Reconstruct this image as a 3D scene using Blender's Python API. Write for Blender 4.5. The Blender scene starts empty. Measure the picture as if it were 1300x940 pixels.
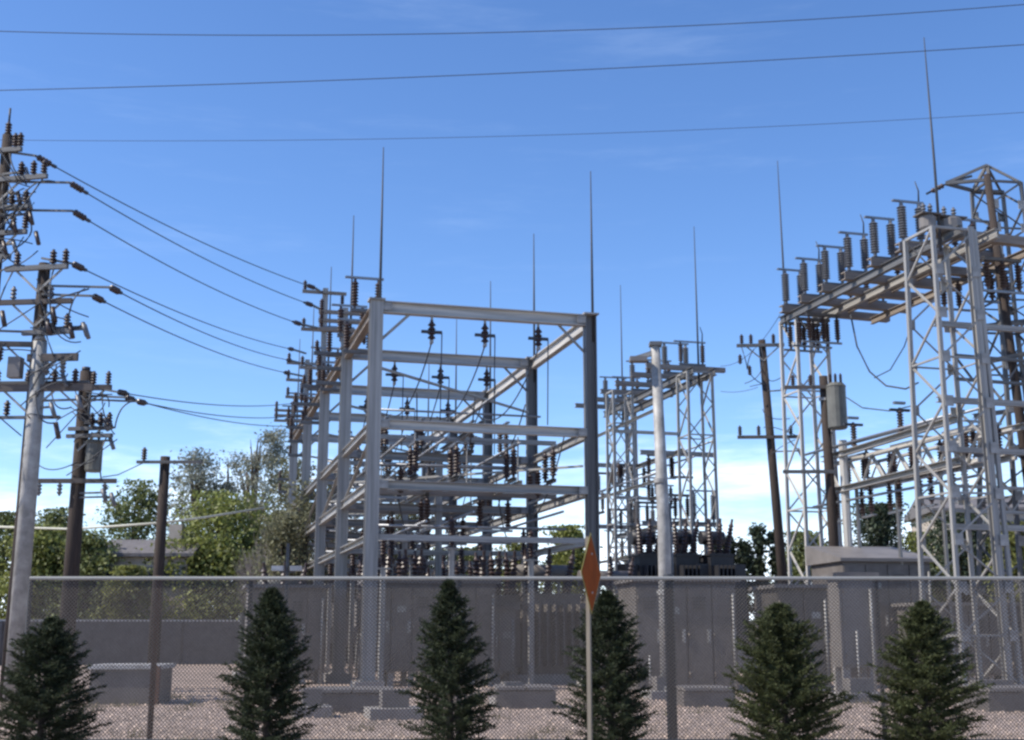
import bpy, math, random
import numpy as np
from mathutils import Vector, Matrix
R = math.radians
random.seed(7); rng = np.random.default_rng(7)
scene = bpy.context.scene
col = scene.collection

# ------------------------------------------------------------------ camera
F, CX, CY, HOR = 1560.0, 650.0, 470.0, 800.0      # photograph: focal length, centre, horizon (pixels)
PITCH = math.atan((HOR - CY) / F)
cam_d = bpy.data.cameras.new('camera'); cam = bpy.data.objects.new('camera', cam_d); col.objects.link(cam)
cam.location = (0, 0, 1.6); cam.rotation_euler = (R(90) + PITCH, 0, 0)
cam_d.sensor_width = 36; cam_d.lens = 36 * F / 1300; cam_d.clip_end = 3000; cam_d.clip_start = .1
scene.camera = cam
scene.render.resolution_x, scene.render.resolution_y = 1024, 740

# ------------------------------------------------------------------ light, sky, exposure
SUN_EL, SUN_AZ = R(46), R(-102)                    # azimuth from +Y towards +X
w = bpy.data.worlds.new('World'); scene.world = w; w.use_nodes = True
nt = w.node_tree; nd = nt.nodes; lk = nt.links
bg = nd['Background']; bg.inputs[1].default_value = .15
sky = nd.new('ShaderNodeTexSky'); sky.sky_type = 'NISHITA'; sky.sun_disc = False
sky.sun_elevation = SUN_EL; sky.sun_rotation = SUN_AZ; sky.altitude = 1600; sky.air_density = 1.0; sky.dust_density = .8; sky.ozone_density = 3.0
tc = nd.new('ShaderNodeTexCoord'); sp = nd.new('ShaderNodeSeparateXYZ'); lk.new(tc.outputs['Generated'], sp.inputs[0])
mp = nd.new('ShaderNodeMapping'); mp.inputs['Scale'].default_value = (1.6, 1.6, 9); mp.inputs['Location'].default_value = (1.37, .4, .2); lk.new(tc.outputs['Generated'], mp.inputs[0])
nz = nd.new('ShaderNodeTexNoise'); nz.inputs['Scale'].default_value = 2.1; nz.inputs['Detail'].default_value = 9; nz.inputs['Roughness'].default_value = .62
lk.new(mp.outputs[0], nz.inputs[0])
el = nd.new('ShaderNodeMapRange'); el.inputs[1].default_value = .02; el.inputs[2].default_value = .26; el.inputs[3].default_value = .27; el.inputs[4].default_value = -.26
lk.new(sp.outputs[2], el.inputs[0])
ad = nd.new('ShaderNodeMath'); ad.operation = 'ADD'; lk.new(nz.outputs[0], ad.inputs[0]); lk.new(el.outputs[0], ad.inputs[1])
cr = nd.new('ShaderNodeMapRange'); cr.inputs[1].default_value = .46; cr.inputs[2].default_value = .90; cr.interpolation_type = 'SMOOTHSTEP'; lk.new(ad.outputs[0], cr.inputs[0])
mx = nd.new('ShaderNodeMix'); mx.data_type = 'RGBA'; mx.inputs[7].default_value = (7.6, 8.6, 10.0, 1)
lk.new(cr.outputs[0], mx.inputs[0]); hsv = nd.new('ShaderNodeHueSaturation'); hsv.inputs['Saturation'].default_value = 1.16; hsv.inputs['Hue'].default_value = .506; lk.new(sky.outputs[0], hsv.inputs['Color']); lk.new(hsv.outputs[0], mx.inputs[6]); 
mp2 = nd.new('ShaderNodeMapping'); mp2.inputs['Scale'].default_value = (2.2, 2.2, 16); mp2.inputs['Rotation'].default_value = (0, R(5), 0); lk.new(tc.outputs['Generated'], mp2.inputs[0])
n2 = nd.new('ShaderNodeTexNoise'); n2.inputs['Scale'].default_value = 1.7; n2.inputs['Detail'].default_value = 10; n2.inputs['Roughness'].default_value = .66; lk.new(mp2.outputs[0], n2.inputs[0])
m2 = nd.new('ShaderNodeMapRange'); m2.interpolation_type = 'SMOOTHSTEP'; m2.inputs[1].default_value = .53; m2.inputs[2].default_value = .85; m2.inputs[4].default_value = .07; lk.new(n2.outputs[0], m2.inputs[0])
x2 = nd.new('ShaderNodeMix'); x2.data_type = 'RGBA'; x2.inputs[7].default_value = (6.0, 7.0, 8.4, 1); lk.new(m2.outputs[0], x2.inputs[0]); lk.new(mx.outputs[2], x2.inputs[6]); lk.new(x2.outputs[2], bg.inputs[0])
sd = bpy.data.lights.new('sun', 'SUN'); so = bpy.data.objects.new('sun', sd); col.objects.link(so)
sd.energy = 3.9; sd.angle = R(.5); sd.color = (1, .92, .80)
sv = Vector((math.sin(SUN_AZ) * math.cos(SUN_EL), math.cos(SUN_AZ) * math.cos(SUN_EL), math.sin(SUN_EL)))
so.rotation_euler = sv.to_track_quat('Z', 'Y').to_euler(); so.location = (-30, 10, 40)
scene.view_settings.view_transform = 'Standard'; scene.view_settings.look = 'None'; scene.view_settings.gamma = 1
scene.view_settings.exposure = .60
scene.cycles.pixel_filter_type = 'BLACKMAN_HARRIS'; scene.cycles.filter_width = 2.6
scene.cycles.max_bounces = 6; scene.cycles.transparent_max_bounces = 8

# ------------------------------------------------------------------ helpers
def at(px, py, Y):
    u = CY - py; s, c = math.sin(PITCH), math.cos(PITCH); f = F * c - u * s
    return Vector((Y * (px - CX) / f, Y, 1.6 + Y * (F * s + u * c) / f))

def mat(name, c, rough=.7, metal=0, ns=8, amt=.25, bump=0, bs=40, spec=.5, c2=None, stretch=None, leaf=False):
    m = bpy.data.materials.new(name); m.use_nodes = True; n = m.node_tree.nodes; l = m.node_tree.links
    p = n['Principled BSDF']; p.inputs['Roughness'].default_value = rough; p.inputs['Metallic'].default_value = metal
    p.inputs['Specular IOR Level'].default_value = spec
    t = n.new('ShaderNodeTexCoord'); mpp = n.new('ShaderNodeMapping'); l.new(t.outputs['Object'], mpp.inputs[0])
    if stretch: mpp.inputs['Scale'].default_value = stretch
    z = n.new('ShaderNodeTexNoise'); z.inputs['Scale'].default_value = ns; z.inputs['Detail'].default_value = 6; z.inputs['Roughness'].default_value = .65
    l.new(mpp.outputs[0], z.inputs[0])
    r = n.new('ShaderNodeMapRange'); r.inputs[1].default_value = .3; r.inputs[2].default_value = .7; l.new(z.outputs[0], r.inputs[0])
    x = n.new('ShaderNodeMix'); x.data_type = 'RGBA'
    a = c if c2 else tuple(v * (1 - amt) for v in c); b = c2 if c2 else tuple(min(1, v * (1 + amt)) for v in c)
    x.inputs[6].default_value = (*a, 1); x.inputs[7].default_value = (*b, 1); l.new(r.outputs[0], x.inputs[0])
    out = x.outputs[2]
    if leaf:
        g = n.new('ShaderNodeNewGeometry'); h = n.new('ShaderNodeHueSaturation')
        q = n.new('ShaderNodeMapRange'); q.inputs[3].default_value = .55; q.inputs[4].default_value = 1.6; l.new(g.outputs['Random Per Island'], q.inputs[0])
        l.new(q.outputs[0], h.inputs['Value']); l.new(out, h.inputs['Color']); out = h.outputs[0]
        tr = n.new('ShaderNodeBsdfTranslucent'); l.new(out, tr.inputs[0]); ms = n.new('ShaderNodeMixShader'); ms.inputs[0].default_value = leaf
        l.new(p.outputs[0], ms.inputs[1]); l.new(tr.outputs[0], ms.inputs[2]); l.new(ms.outputs[0], n['Material Output'].inputs[0])
    l.new(out, p.inputs['Base Color'])
    if bump:
        z2 = n.new('ShaderNodeTexNoise'); z2.inputs['Scale'].default_value = bs; z2.inputs['Detail'].default_value = 5; l.new(mpp.outputs[0], z2.inputs[0])
        bm_ = n.new('ShaderNodeBump'); bm_.inputs['Strength'].default_value = bump; bm_.inputs['Distance'].default_value = .03
        l.new(z2.outputs[0], bm_.inputs['Height']); l.new(bm_.outputs[0], p.inputs['Normal'])
    return m

M = dict(
    galv=mat('galvanised_steel', (.29, .283, .27), .62, .1, 2.6, .42, .15, 14),
    galv_pale=mat('weathered_pale_steel', (.44, .425, .40), .65, .05, 2.4, .36, .15, 12),
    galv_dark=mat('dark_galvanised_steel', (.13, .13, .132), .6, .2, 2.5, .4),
    galv_brown=mat('rust_stained_steel', (.17, .13, .10), .75, .05, 2.2, .3, .2, 14, c2=(.30, .27, .24)),
    rust=mat('rusted_steel', (.09, .04, .03), .8, .1, 6, .3, c2=(.16, .08, .05)),
    wood=mat('creosoted_pole_wood', (.022, .017, .015), .9, 0, 5, .3, .4, 30, c2=(.06, .042, .034), stretch=(6, 6, .5)),
    wood_arm=mat('weathered_arm_wood', (.07, .06, .055), .9, 0, 5, .3, c2=(.14, .12, .11)),
    porcelain=mat('brown_porcelain', (.05, .032, .03), .42, 0, 4, .2),
    porcelain_grey=mat('grey_porcelain', (.13, .135, .15), .42, 0, 4, .2),
    alum=mat('aluminium_conductor', (.26, .27, .29), .45, .7, 10, .15),
    cable=mat('dark_conductor', (.05, .055, .065), .6, .3, 10, .2),
    cable_pale=mat('pale_sheathed_cable', (.5, .5, .42), .6, 0, 10, .1),
    paint=mat('equipment_grey_paint', (.135, .121, .112), .65, 0, .9, .4, .1, 12),
    paint_light=mat('light_grey_paint', (.18, .165, .155), .55, 0, 1.5, .2),
    paint_dark=mat('dark_grey_paint', (.085, .077, .072), .6, 0, 1.5, .3),
    olive=mat('olive_grey_tank_paint', (.13, .13, .115), .5, 0, 2, .25),
    concrete=mat('cast_concrete', (.30, .28, .26), .9, 0, 3, .2, .3, 25),
    wire=mat('fence_wire', (.125, .112, .10), .65, .3, 20, .2),
    fpost=mat('fence_post_steel', (.06, .062, .068), .55, .3, 10, .3),
    rail=mat('fence_rail_steel', (.30, .30, .28), .55, .2, 5, .25),
    stone=mat('gravel_stone', (.30, .265, .255), .9, 0, 30, .3, leaf=False),
    orange=mat('faded_orange_sheeting', (.20, .05, .012), .9, 0, 3, .2, c2=(.32, .075, .015), spec=.1),
    tanpost=mat('dull_tan_post', (.22, .19, .145), .75, 0, 4, .3),
    yellow=mat('yellow_green_edge', (.24, .19, .03), .6, 0, 6, .2),
    bark=mat('tree_bark', (.07, .055, .045), .95, 0, 10, .3, .5, 40),
    needle=mat('spruce_needles', (.032, .042, .02), .65, 0, 2.5, .3, leaf=.18, spec=.25),
    needle2=mat('olive_spruce_needles', (.052, .062, .024), .65, 0, 2.5, .3, leaf=.2, spec=.25),
    leafA=mat('bright_green_leaves', (.19, .21, .055), .6, 0, .5, .35, leaf=.35),
    leafB=mat('mid_green_leaves', (.13, .15, .05), .6, 0, .5, .35, leaf=.3),
    leafC=mat('pale_grey_green_leaves', (.24, .245, .19), .6, 0, .5, .3, leaf=.35),
    leafD=mat('dark_green_leaves', (.04, .055, .028), .6, 0, .5, .3, leaf=.25),
    leafY=mat('yellow_green_leaves', (.16, .17, .05), .6, 0, .5, .3, leaf=.4),
    twig=mat('bare_grey_twigs', (.17, .15, .145), .9, 0, 5, .25),
    stucco=mat('beige_house_stucco', (.42, .36, .30), .9, 0, 2, .12, .2),
    shingle=mat('grey_roof_shingles', (.14, .13, .13), .9, 0, 4, .25, .3),
    glass=mat('dark_window_glass', (.03, .035, .045), .08, 0, 1, .1),
    black=mat('black_radiator_paint', (.022, .022, .026), .5, 0, 3, .3),
)

class MB:
    def __init__(s): s.v = []; s.f = []; s.sm = []
    def add(s, vs, fs, smooth=False):
        o = len(s.v); s.v += [tuple(v) for v in vs]; s.f += [tuple(i + o for i in f) for f in fs]; s.sm += [smooth] * len(fs); return s
    def box(s, c, d, rz=0):
        x, y, z = d[0] / 2, d[1] / 2, d[2] / 2; cs, sn = math.cos(rz), math.sin(rz)
        vs = [(c[0] + a * x * cs - b * y * sn, c[1] + a * x * sn + b * y * cs, c[2] + e * z) for e in (-1, 1) for a, b in ((-1, -1), (1, -1), (1, 1), (-1, 1))]
        return s.add(vs, [(3, 2, 1, 0), (4, 5, 6, 7), (0, 1, 5, 4), (1, 2, 6, 5), (2, 3, 7, 6), (3, 0, 4, 7)])
    def tube(s, p0, p1, r0, r1=None, n=8, caps=True):
        return s.path([p0, p1], [r0, r0 if r1 is None else r1], n, caps)
    def path(s, pts, rs, n=6, caps=True):
        pts = [Vector(p) for p in pts]
        if not hasattr(rs, '__len__'): rs = [rs] * len(pts)
        vs = []; 
        for i, p in enumerate(pts):
            d = (pts[min(i + 1, len(pts) - 1)] - pts[max(i - 1, 0)]).normalized()
            a = Vector((0, 0, 1)) if abs(d.z) < .9 else Vector((0, 1, 0))
            x = d.cross(a).normalized(); y = d.cross(x)
            vs += [p + (x * math.cos(t) + y * math.sin(t)) * rs[i] for t in (2 * math.pi * k / n for k in range(n))]
        fs = [(i * n + k, i * n + (k + 1) % n, (i + 1) * n + (k + 1) % n, (i + 1) * n + k) for i in range(len(pts) - 1) for k in range(n)]
        s.add(vs, fs, n > 4)
        if caps: o = len(s.v) - len(vs); s.f += [tuple(o + k for k in range(n))[::-1], tuple(o + len(vs) - n + k for k in range(n))]; s.sm += [False] * 2
        return s
    def lathe(s, prof, n=10, c=(0, 0, 0)):
        vs = [(c[0] + r * math.cos(2 * math.pi * k / n), c[1] + r * math.sin(2 * math.pi * k / n), c[2] + z) for r, z in prof for k in range(n)]
        fs = [(i * n + k, i * n + (k + 1) % n, (i + 1) * n + (k + 1) % n, (i + 1) * n + k) for i in range(len(prof) - 1) for k in range(n)]
        fs += [tuple(range(n))[::-1], tuple(range((len(prof) - 1) * n, len(prof) * n))]
        return s.add(vs, fs, False)
    def mesh(s, name, m):
        me = bpy.data.meshes.new(name); me.from_pydata(s.v, [], s.f); me.materials.append(m)
        me.polygons.foreach_set('use_smooth', s.sm); me.update(); return me
    def build(s, name, m, parent=None, loc=(0, 0, 0), rz=0):
        return inst(name, s.mesh(name, m), parent, loc, rz)

def inst(name, me, parent=None, loc=(0, 0, 0), rz=0, scale=(1, 1, 1)):
    o = bpy.data.objects.new(name, me); col.objects.link(o); o.parent = parent; o.location = loc
    o.rotation_euler = rz if hasattr(rz, '__len__') else (0, 0, rz); o.scale = scale; return o
def tag(o, label, cat, group=None, kind=None):
    o['label'] = label; o['category'] = cat
    if group: o['group'] = group
    if kind: o['kind'] = kind
    return o
def thing(name, label, cat, loc=(0, 0, 0), rz=0, group=None):
    o = bpy.data.objects.new(name, None); col.objects.link(o); o.location = loc; o.rotation_euler = (0, 0, rz); o.empty_display_size = .3
    return tag(o, label, cat, group)
def copy_tree(o, loc, rz, label, parent=None):
    c = o.copy(); col.objects.link(c)
    if parent is None: c.location = loc; c.rotation_euler = (0, 0, rz); c['label'] = label
    else: c.parent = parent
    for ch in [k for k in KIDS(o)]: copy_tree(ch, None, None, None, c)
    return c
def KIDS(o): return list(o.children)

# unit profiles, length 1 along Z, centred
def prof_mesh(name, pts, m):
    n = len(pts); b = MB(); vs = [(x, y, -.5) for x, y in pts] + [(x, y, .5) for x, y in pts]
    b.add(vs, [(i, (i + 1) % n, n + (i + 1) % n, n + i) for i in range(n)] + [tuple(range(n))[::-1], tuple(range(n, 2 * n))]); return b.mesh(name, m)
I_P = [(-.5, -.5), (.5, -.5), (.5, -.42), (.05, -.42), (.05, .42), (.5, .42), (.5, .5), (-.5, .5), (-.5, .42), (-.05, .42), (-.05, -.42), (-.5, -.42)]
L_P = [(-.5, -.5), (.5, -.5), (.5, -.36), (-.36, -.36), (-.36, .5), (-.5, .5)]
C_P = [(-.5, -.5), (.5, -.5), (.5, -.38), (-.38, -.38), (-.38, .38), (.5, .38), (.5, .5), (-.5, .5)]
B_P = [(-.5, -.5), (.5, -.5), (.5, .5), (-.5, .5)]
R_P = [(.5 * math.cos(2 * math.pi * k / 10), .5 * math.sin(2 * math.pi * k / 10)) for k in range(10)]
PM = {}
def bar(name, parent, p0, p1, wd, ht, prof='I', m='galv', roll=0):
    key = prof + m
    if key not in PM: PM[key] = prof_mesh(name, dict(I=I_P, L=L_P, C=C_P, B=B_P, R=R_P)[prof], M[m])
    p0, p1 = Vector(p0), Vector(p1); d = p1 - p0; z = d.normalized()
    up = Vector((0, 0, 1)) if abs(z.z) < .95 else Vector((0, 1, 0))
    x = up.cross(z).normalized(); y = z.cross(x)
    rot = Matrix((x, y, z)).transposed() @ Matrix.Rotation(roll, 3, 'Z')
    o = bpy.data.objects.new(name, PM[key]); col.objects.link(o); o.parent = parent
    o.location = (p0 + p1) / 2; o.rotation_euler = rot.to_euler(); o.scale = (wd, ht, d.length); return o

def ins_mesh(name, h, r, n, m, cap=.3):
    p = [(r * cap * 1.3, 0), (r * cap * 1.3, h * .07)]
    for k in range(n):
        z0 = h * (.09 + .82 * k / n); dz = h * .82 / n
        p += [(r * .5, z0), (r, z0 + dz * .25), (r * .93, z0 + dz * .4), (r * .5, z0 + dz * .9)]
    p += [(r * cap * 1.3, h * .93), (r * cap * 1.3, h)]
    return MB().lathe(p, 9).mesh(name, M[m])
POST = ins_mesh('insulator', 1.25, .15, 12, 'porcelain_grey'); POSTB = ins_mesh('insulator', .9, .115, 8, 'porcelain')
PIN = ins_mesh('insulator', .34, .08, 3, 'porcelain_grey'); PINB = ins_mesh('insulator', .38, .09, 4, 'porcelain')
BUSH = MB().lathe([(.16, 0), (.16, .1)] + [q for k in range(8) for q in ((.10 - .004 * k, .14 + k * .14), (.17 - .007 * k, .18 + k * .14), (.10 - .004 * k, .24 + k * .14))] + [(.05, 1.3), (.05, 1.45)], 9).mesh('bushing', M['porcelain'])
BUSHG = BUSH.copy(); BUSHG.materials.clear(); BUSHG.materials.append(M['porcelain_grey'])

# yard frame: local x = across (V), local y = receding (U)
RZ = R(15.1); V = Vector((math.cos(RZ), math.sin(RZ), 0)); U = Vector((-math.sin(RZ), math.cos(RZ), 0))
def yard(o, v, u, z=0): return Vector(o) + V * v + U * u + Vector((0, 0, z))
def sag(p0, p1, s, n=14): return [Vector(p0).lerp(Vector(p1), t) - Vector((0, 0, 4 * s * t * (1 - t))) for t in (k / n for k in range(n + 1))]
def wire(name, label, pts, r, m='cable', cat='cable', group=None):
    o0 = Vector(pts[0]); return tag(MB().path([Vector(p) - o0 for p in pts], r, 5).build(name, M[m], None, o0), label, cat, group)

# ------------------------------------------------------------------ ground
def structure(o): o['kind'] = 'structure'; return o
gm = mat('gravel_ground', (.36, .28, .235), .95, 0, .35, .22, .8, 30)
n = gm.node_tree.nodes; l = gm.node_tree.links
vo = n.new('ShaderNodeTexVoronoi'); vo.inputs['Scale'].default_value = 22
tcg = n.new('ShaderNodeTexCoord'); l.new(tcg.outputs['Object'], vo.inputs[0])
hs = n.new('ShaderNodeHueSaturation'); mr = n.new('ShaderNodeMapRange'); mr.inputs[3].default_value = .65; mr.inputs[4].default_value = 1.35
sc_ = n.new('ShaderNodeSeparateColor'); l.new(vo.outputs['Color'], sc_.inputs[0]); l.new(sc_.outputs[0], mr.inputs[0]); l.new(mr.outputs[0], hs.inputs['Value'])
src = n['Principled BSDF'].inputs['Base Color'].links[0].from_socket
pn = n.new('ShaderNodeTexNoise'); pn.inputs['Scale'].default_value = .55; pn.inputs['Detail'].default_value = 7; pn.inputs['Roughness'].default_value = .7; l.new(tcg.outputs['Object'], pn.inputs[0])
pr = n.new('ShaderNodeMapRange'); pr.inputs[1].default_value = .52; pr.inputs[2].default_value = .68; pr.inputs[4].default_value = .7; l.new(pn.outputs[0], pr.inputs[0])
pm_ = n.new('ShaderNodeMix'); pm_.data_type = 'RGBA'; pm_.inputs[7].default_value = (.15, .125, .10, 1); l.new(pr.outputs[0], pm_.inputs[0]); l.new(src, pm_.inputs[6]); l.new(pm_.outputs[2], hs.inputs['Color']); l.new(hs.outputs[0], n['Principled BSDF'].inputs['Base Color'])
structure(MB().add([(-60, -6, 0), (70, -6, 0), (70, 75, 0), (-60, 75, 0)], [(0, 1, 2, 3)]).build('gravel_ground', gm))
structure(MB().add([(-1200, -300, -.02), (1200, -300, -.02), (1200, 1500, -.02), (-1200, 1500, -.02)], [(0, 1, 2, 3)]).build('ground', mat('dry_grass_ground', (.12, .12, .06), .95, 0, .3, .3, .4, 6)))
# loose stones
N = 26000
cx_ = rng.uniform(-15, 17, N); cy_ = 15 + 22 * rng.random(N) ** 1.3; s_ = rng.uniform(.015, .045, N)
octv = np.array([(1, 0, 0), (0, 1, 0), (-1, 0, 0), (0, -1, 0), (0, 0, .8), (0, 0, -.5)], float)
octf = np.array([(0, 1, 4), (1, 2, 4), (2, 3, 4), (3, 0, 4)])
vs = octv[None] * (s_[:, None, None] * rng.uniform(.7, 1.3, (N, 6, 1))); vs[:, :, 0] += cx_[:, None]; vs[:, :, 1] += cy_[:, None]; vs[:, :, 2] += .006
fs = (octf[None] + 6 * np.arange(N)[:, None, None]).reshape(-1, 3)
def np_mesh(name, vs, fs, m):
    me = bpy.data.meshes.new(name); vs = vs.reshape(-1, 3); k = fs.shape[1]
    me.vertices.add(len(vs)); me.vertices.foreach_set('co', vs.astype(np.float32).ravel())
    me.loops.add(fs.size); me.loops.foreach_set('vertex_index', fs.astype(np.int32).ravel())
    me.polygons.add(len(fs)); me.polygons.foreach_set('loop_start', np.arange(0, fs.size, k, dtype=np.int32))
    me.materials.append(m); me.update(calc_edges=True); return me
M['stone'] = mat('gravel_stone', (.40, .31, .255), .9, 0, 3, .2, leaf=.01)
tag(inst('gravel', np_mesh('gravel', vs, fs, M['stone'])), 'loose pinkish grey gravel stones strewn over the yard', 'gravel', kind='stuff')

W_ = 5200; wc = rng.uniform((-13, 17.2), (14, 33), (110, 2)); ii = rng.integers(0, 110, W_)
wp = np.concatenate([wc[ii] + rng.normal(size=(W_, 2)) * .14, np.zeros((W_, 1))], 1); wd_ = rng.normal(size=(W_, 3)) * .35; wd_[:, 2] = 1; wl = rng.uniform(.05, .24, W_)[:, None]; ws = np.cross(wd_, rng.normal(size=(W_, 3))); ws /= np.linalg.norm(ws, axis=1)[:, None]
tag(inst('weeds', np_mesh('weeds', np.stack([wp - ws * .006, wp + ws * .006, wp + wd_ * wl], 1), np.arange(W_ * 3).reshape(-1, 3), mat('dry_weed_blades', (.13, .12, .06), .8, 0, .5, .4, leaf=.3))), 'sparse dry weeds poking through the gravel', 'weeds', kind='stuff')
# ------------------------------------------------------------------ vegetation
def conifer_mesh(seed, H, Rw, m, lean=0, gap=0, ex=2.6):
    g = np.random.default_rng(seed); V_ = []; nb = 480; lob = g.uniform(.78, 1.15, (9, 7))
    b = MB(); b.path([(0, 0, 0), (.01, 0, H * .5), (lean, 0, H * .97)], [.05, .03, .006], 7)
    br = MB()
    for i in range(nb):
        t = (i + g.random()) / nb; t = t ** .8 if i > 14 else t; z = .08 + t * (H - .1)
        L = Rw * (1.08 * (1 - math.exp(-ex * (1 - z / H))) * (.86 + .14 * min(1, z / .5)) + .02) * g.uniform(.6, 1.14) * lob[int(t * 8.99), int((i * 2.39996 % 6.283) / .9)]; ph = i * 2.39996 + g.normal() * .4
        if g.random() < gap: continue
        up = .08 + .5 * z / H + g.normal() * .1
        d = np.array([math.cos(ph), math.sin(ph), up]); d /= np.linalg.norm(d)
        p0 = np.array([lean * (z / H) ** 2, 0, z]); tip = p0 + d * L + np.array([0, 0, L * .12])
        if i % 3 == 0: br.tube(p0, tip, .007, .002, 3, False)
        side = np.array([-d[1], d[0], 0]); side /= np.linalg.norm(side) + 1e-6
        ns = max(3, int(L / .05)) 
        for k in range(ns):
            q = (k + .6) / ns
            if q < .25 and L > .2: continue
            base = p0 + (tip - p0) * q
            for sg in (-1, 1, 0):
                sd_ = side * sg * g.uniform(.6, 1) + d * .75 + g.normal(size=3) * .18; sd_ /= np.linalg.norm(sd_)
                sl = g.uniform(.05, .12) * (1.25 - .5 * q) * min(1, .3 + L * 2.2)
                V_.append((base, sd_, sl))
    B = np.array([x[0] for x in V_]); D = np.array([x[1] for x in V_]); S = np.array([x[2] for x in V_])
    K = 9; n_ = len(B) * K
    B = np.repeat(B, K, 0); D = np.repeat(D, K, 0); S = np.repeat(S, K); tt = np.tile((np.arange(K) + .5) / K, len(B) // K)
    P = B + D * (S * tt)[:, None]; rd = g.normal(size=(n_, 3)); nd_ = D * .8 + rd * .55; nd_ /= np.linalg.norm(nd_, axis=1)[:, None]
    sdv = np.cross(nd_, g.normal(size=(n_, 3))); sdv /= np.linalg.norm(sdv, axis=1)[:, None]
    ln = g.uniform(.028, .05, n_)[:, None]; wd = g.uniform(.004, .008, n_)[:, None]
    vs = np.stack([P - sdv * wd, P + sdv * wd, P + nd_ * ln], 1)
    return b.mesh('trunk', M['bark']), br.mesh('branches', M['bark']), np_mesh('crown', vs, np.arange(n_ * 3).reshape(-1, 3), m)
con = [conifer_mesh(1, 2.05, .50, M['needle'], .02, .05, 2.9), conifer_mesh(2, 2.1, .56, M['needle'], .04, .16, 2.2), conifer_mesh(3, 1.95, .76, M['needle2'], -.03, .04, 2.4), conifer_mesh(5, 2.0, .68, M['needle2'], -.05, .1, 2.1), conifer_mesh(8, 2.05, .52, M['needle'], .06, .1, 3.3), conifer_mesh(9, 1.95, .66, M['needle'], .05, .1, 2.7)]
for i, (px, py, k, sx, rz, lab) in enumerate([
        (62, 785, 5, 1.02, .3, 'dark bushy young spruce at the far left, in front of the leaning grey pole'),
        (345, 748, 0, 1.03, 1.1, 'slim dark young spruce, second from the left, narrow pointed top'),
        (574, 738, 1, 1.08, 2.6, 'tall ragged young spruce in front of the big gantry, third from the left'),
        (773, 752, 4, 1.05, 4.2, 'dark young spruce just behind the orange diamond sign'),
        (990, 768, 2, 1.03, 5.0, 'broad olive green young spruce, right of the thick dark fence post'),
        (1166, 765, 3, 1.14, 2.0, 'bushy olive green young spruce, rightmost of the row')]):
    sx *= .93; Yd = 14.0; top = at(px, py, Yd); hz = top.z / {0: 2.05, 1: 2.1, 2: 1.95, 3: 2.0, 4: 2.05, 5: 1.95}[k]
    t = thing('spruce_tree', lab, 'tree', (top.x, Yd, 0), rz, 'young spruces planted along the fence')
    for nm, me in zip(('trunk', 'branch', 'crown'), con[k]):
        o = inst(nm, me, t, scale=(sx, sx, hz))

def leaf_tree(name, label, x, y, H, Rw, m, seed, z0=.15, lean=0, n=9000, ls=.13, group='trees and shrubs beyond the yard wall', trunk='bark', clumps=46, spread=.20, cat='tree'):
    g = np.random.default_rng(seed); t = thing(name, label, cat, (x, y, 0), 0, group)
    b = MB(); b.path([(0, 0, 0), (g.normal() * .1, 0, H * .4), (g.normal() * .2, 0, H * .8)], [H * .028, H * .02, H * .006], 7); 
    C = []
    for i in range(clumps):
        ph = g.random() * 6.283; zz = z0 + (1 - z0) * g.random() ** .8; q = (zz - z0) / (1 - z0)
        rr = Rw * math.sqrt(max(0, 1 - (2 * q - .85) ** 2 * .75)) * g.uniform(.35, 1.0) * (1 - .35 * q)
        C.append((rr * math.cos(ph), rr * math.sin(ph), min(zz, .97) * H))
        if i % 2 == 0: b.path([(0, 0, H * max(.12, zz - .35)), (rr * .5 * math.cos(ph), rr * .5 * math.sin(ph), H * (zz - .12)), C[-1]], [H * .01, H * .006, .01], 4, False)
    C = np.array(C); idx = g.integers(0, clumps, n); sg = Rw * spread * g.uniform(.6, 1.4, clumps)[idx]
    P = C[idx] + g.normal(size=(n, 3)) * sg[:, None] * np.array([1, 1, .8]); P[:, 2] = np.clip(P[:, 2], .1, H * 1.02)
    P[:, 0] += lean * (P[:, 2] / H) ** 2
    a = g.normal(size=(n, 3)); a /= np.linalg.norm(a, axis=1)[:, None]; c = np.cross(a, g.normal(size=(n, 3))); c /= np.linalg.norm(c, axis=1)[:, None]
    s = (ls * g.uniform(.5, 1.2, n))[:, None]
    vs = np.stack([P - a * s, P + c * s * .6, P + a * s, P - c * s * .6], 1)
    b.build('trunk', M[trunk], t)
    if m: inst('crown', np_mesh('crown', vs, np.arange(n * 4).reshape(-1, 4), M[m]), t)
    return t
def lt(name, lab, px, pytop, Y, Rw, m, seed, **k):
    p = at(px, pytop, Y); return leaf_tree(name, lab, p.x, Y, p.z, Rw, m, seed, **k)
lt('broadleaf_tree', 'round mid green tree behind the wooden pole with one crossarm', 172, 615, 76, 2.8, 'leafB', 11)
lt('broadleaf_tree', 'bright green spreading tree right of the pole with one crossarm', 285, 632, 70, 3.6, 'leafA', 12, n=12000, clumps=60)
lt('broadleaf_tree', 'tall pale feathery cottonwood rising left of the big gantry', 326, 545, 92, 2.3, 'leafC', 13, n=6500, z0=.3, spread=.15, lean=1.4, ls=.12)
lt('broadleaf_tree', 'shorter wispy grey tree left of the tall feathery cottonwood', 292, 575, 94, 2.4, 'leafC', 33, n=4500, z0=.25, spread=.15, lean=.8, ls=.12)
lt('broadleaf_tree', 'pale round cottonwood above the bright green tree', 252, 575, 92, 3.0, 'leafC', 14, n=6000, z0=.3, spread=.17)
lt('broadleaf_tree', 'low bright green tree beside the leaning grey pole', 48, 672, 68, 2.2, 'leafA', 15)
lt('broadleaf_tree', 'dark green tree at the far left edge behind the poles', 8, 655, 74, 2.6, 'leafB', 16)
lt('shrub', 'low green shrub left of the grey roofed house', 122, 678, 66, 1.9, 'leafB', 17, cat='shrub')
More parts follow.
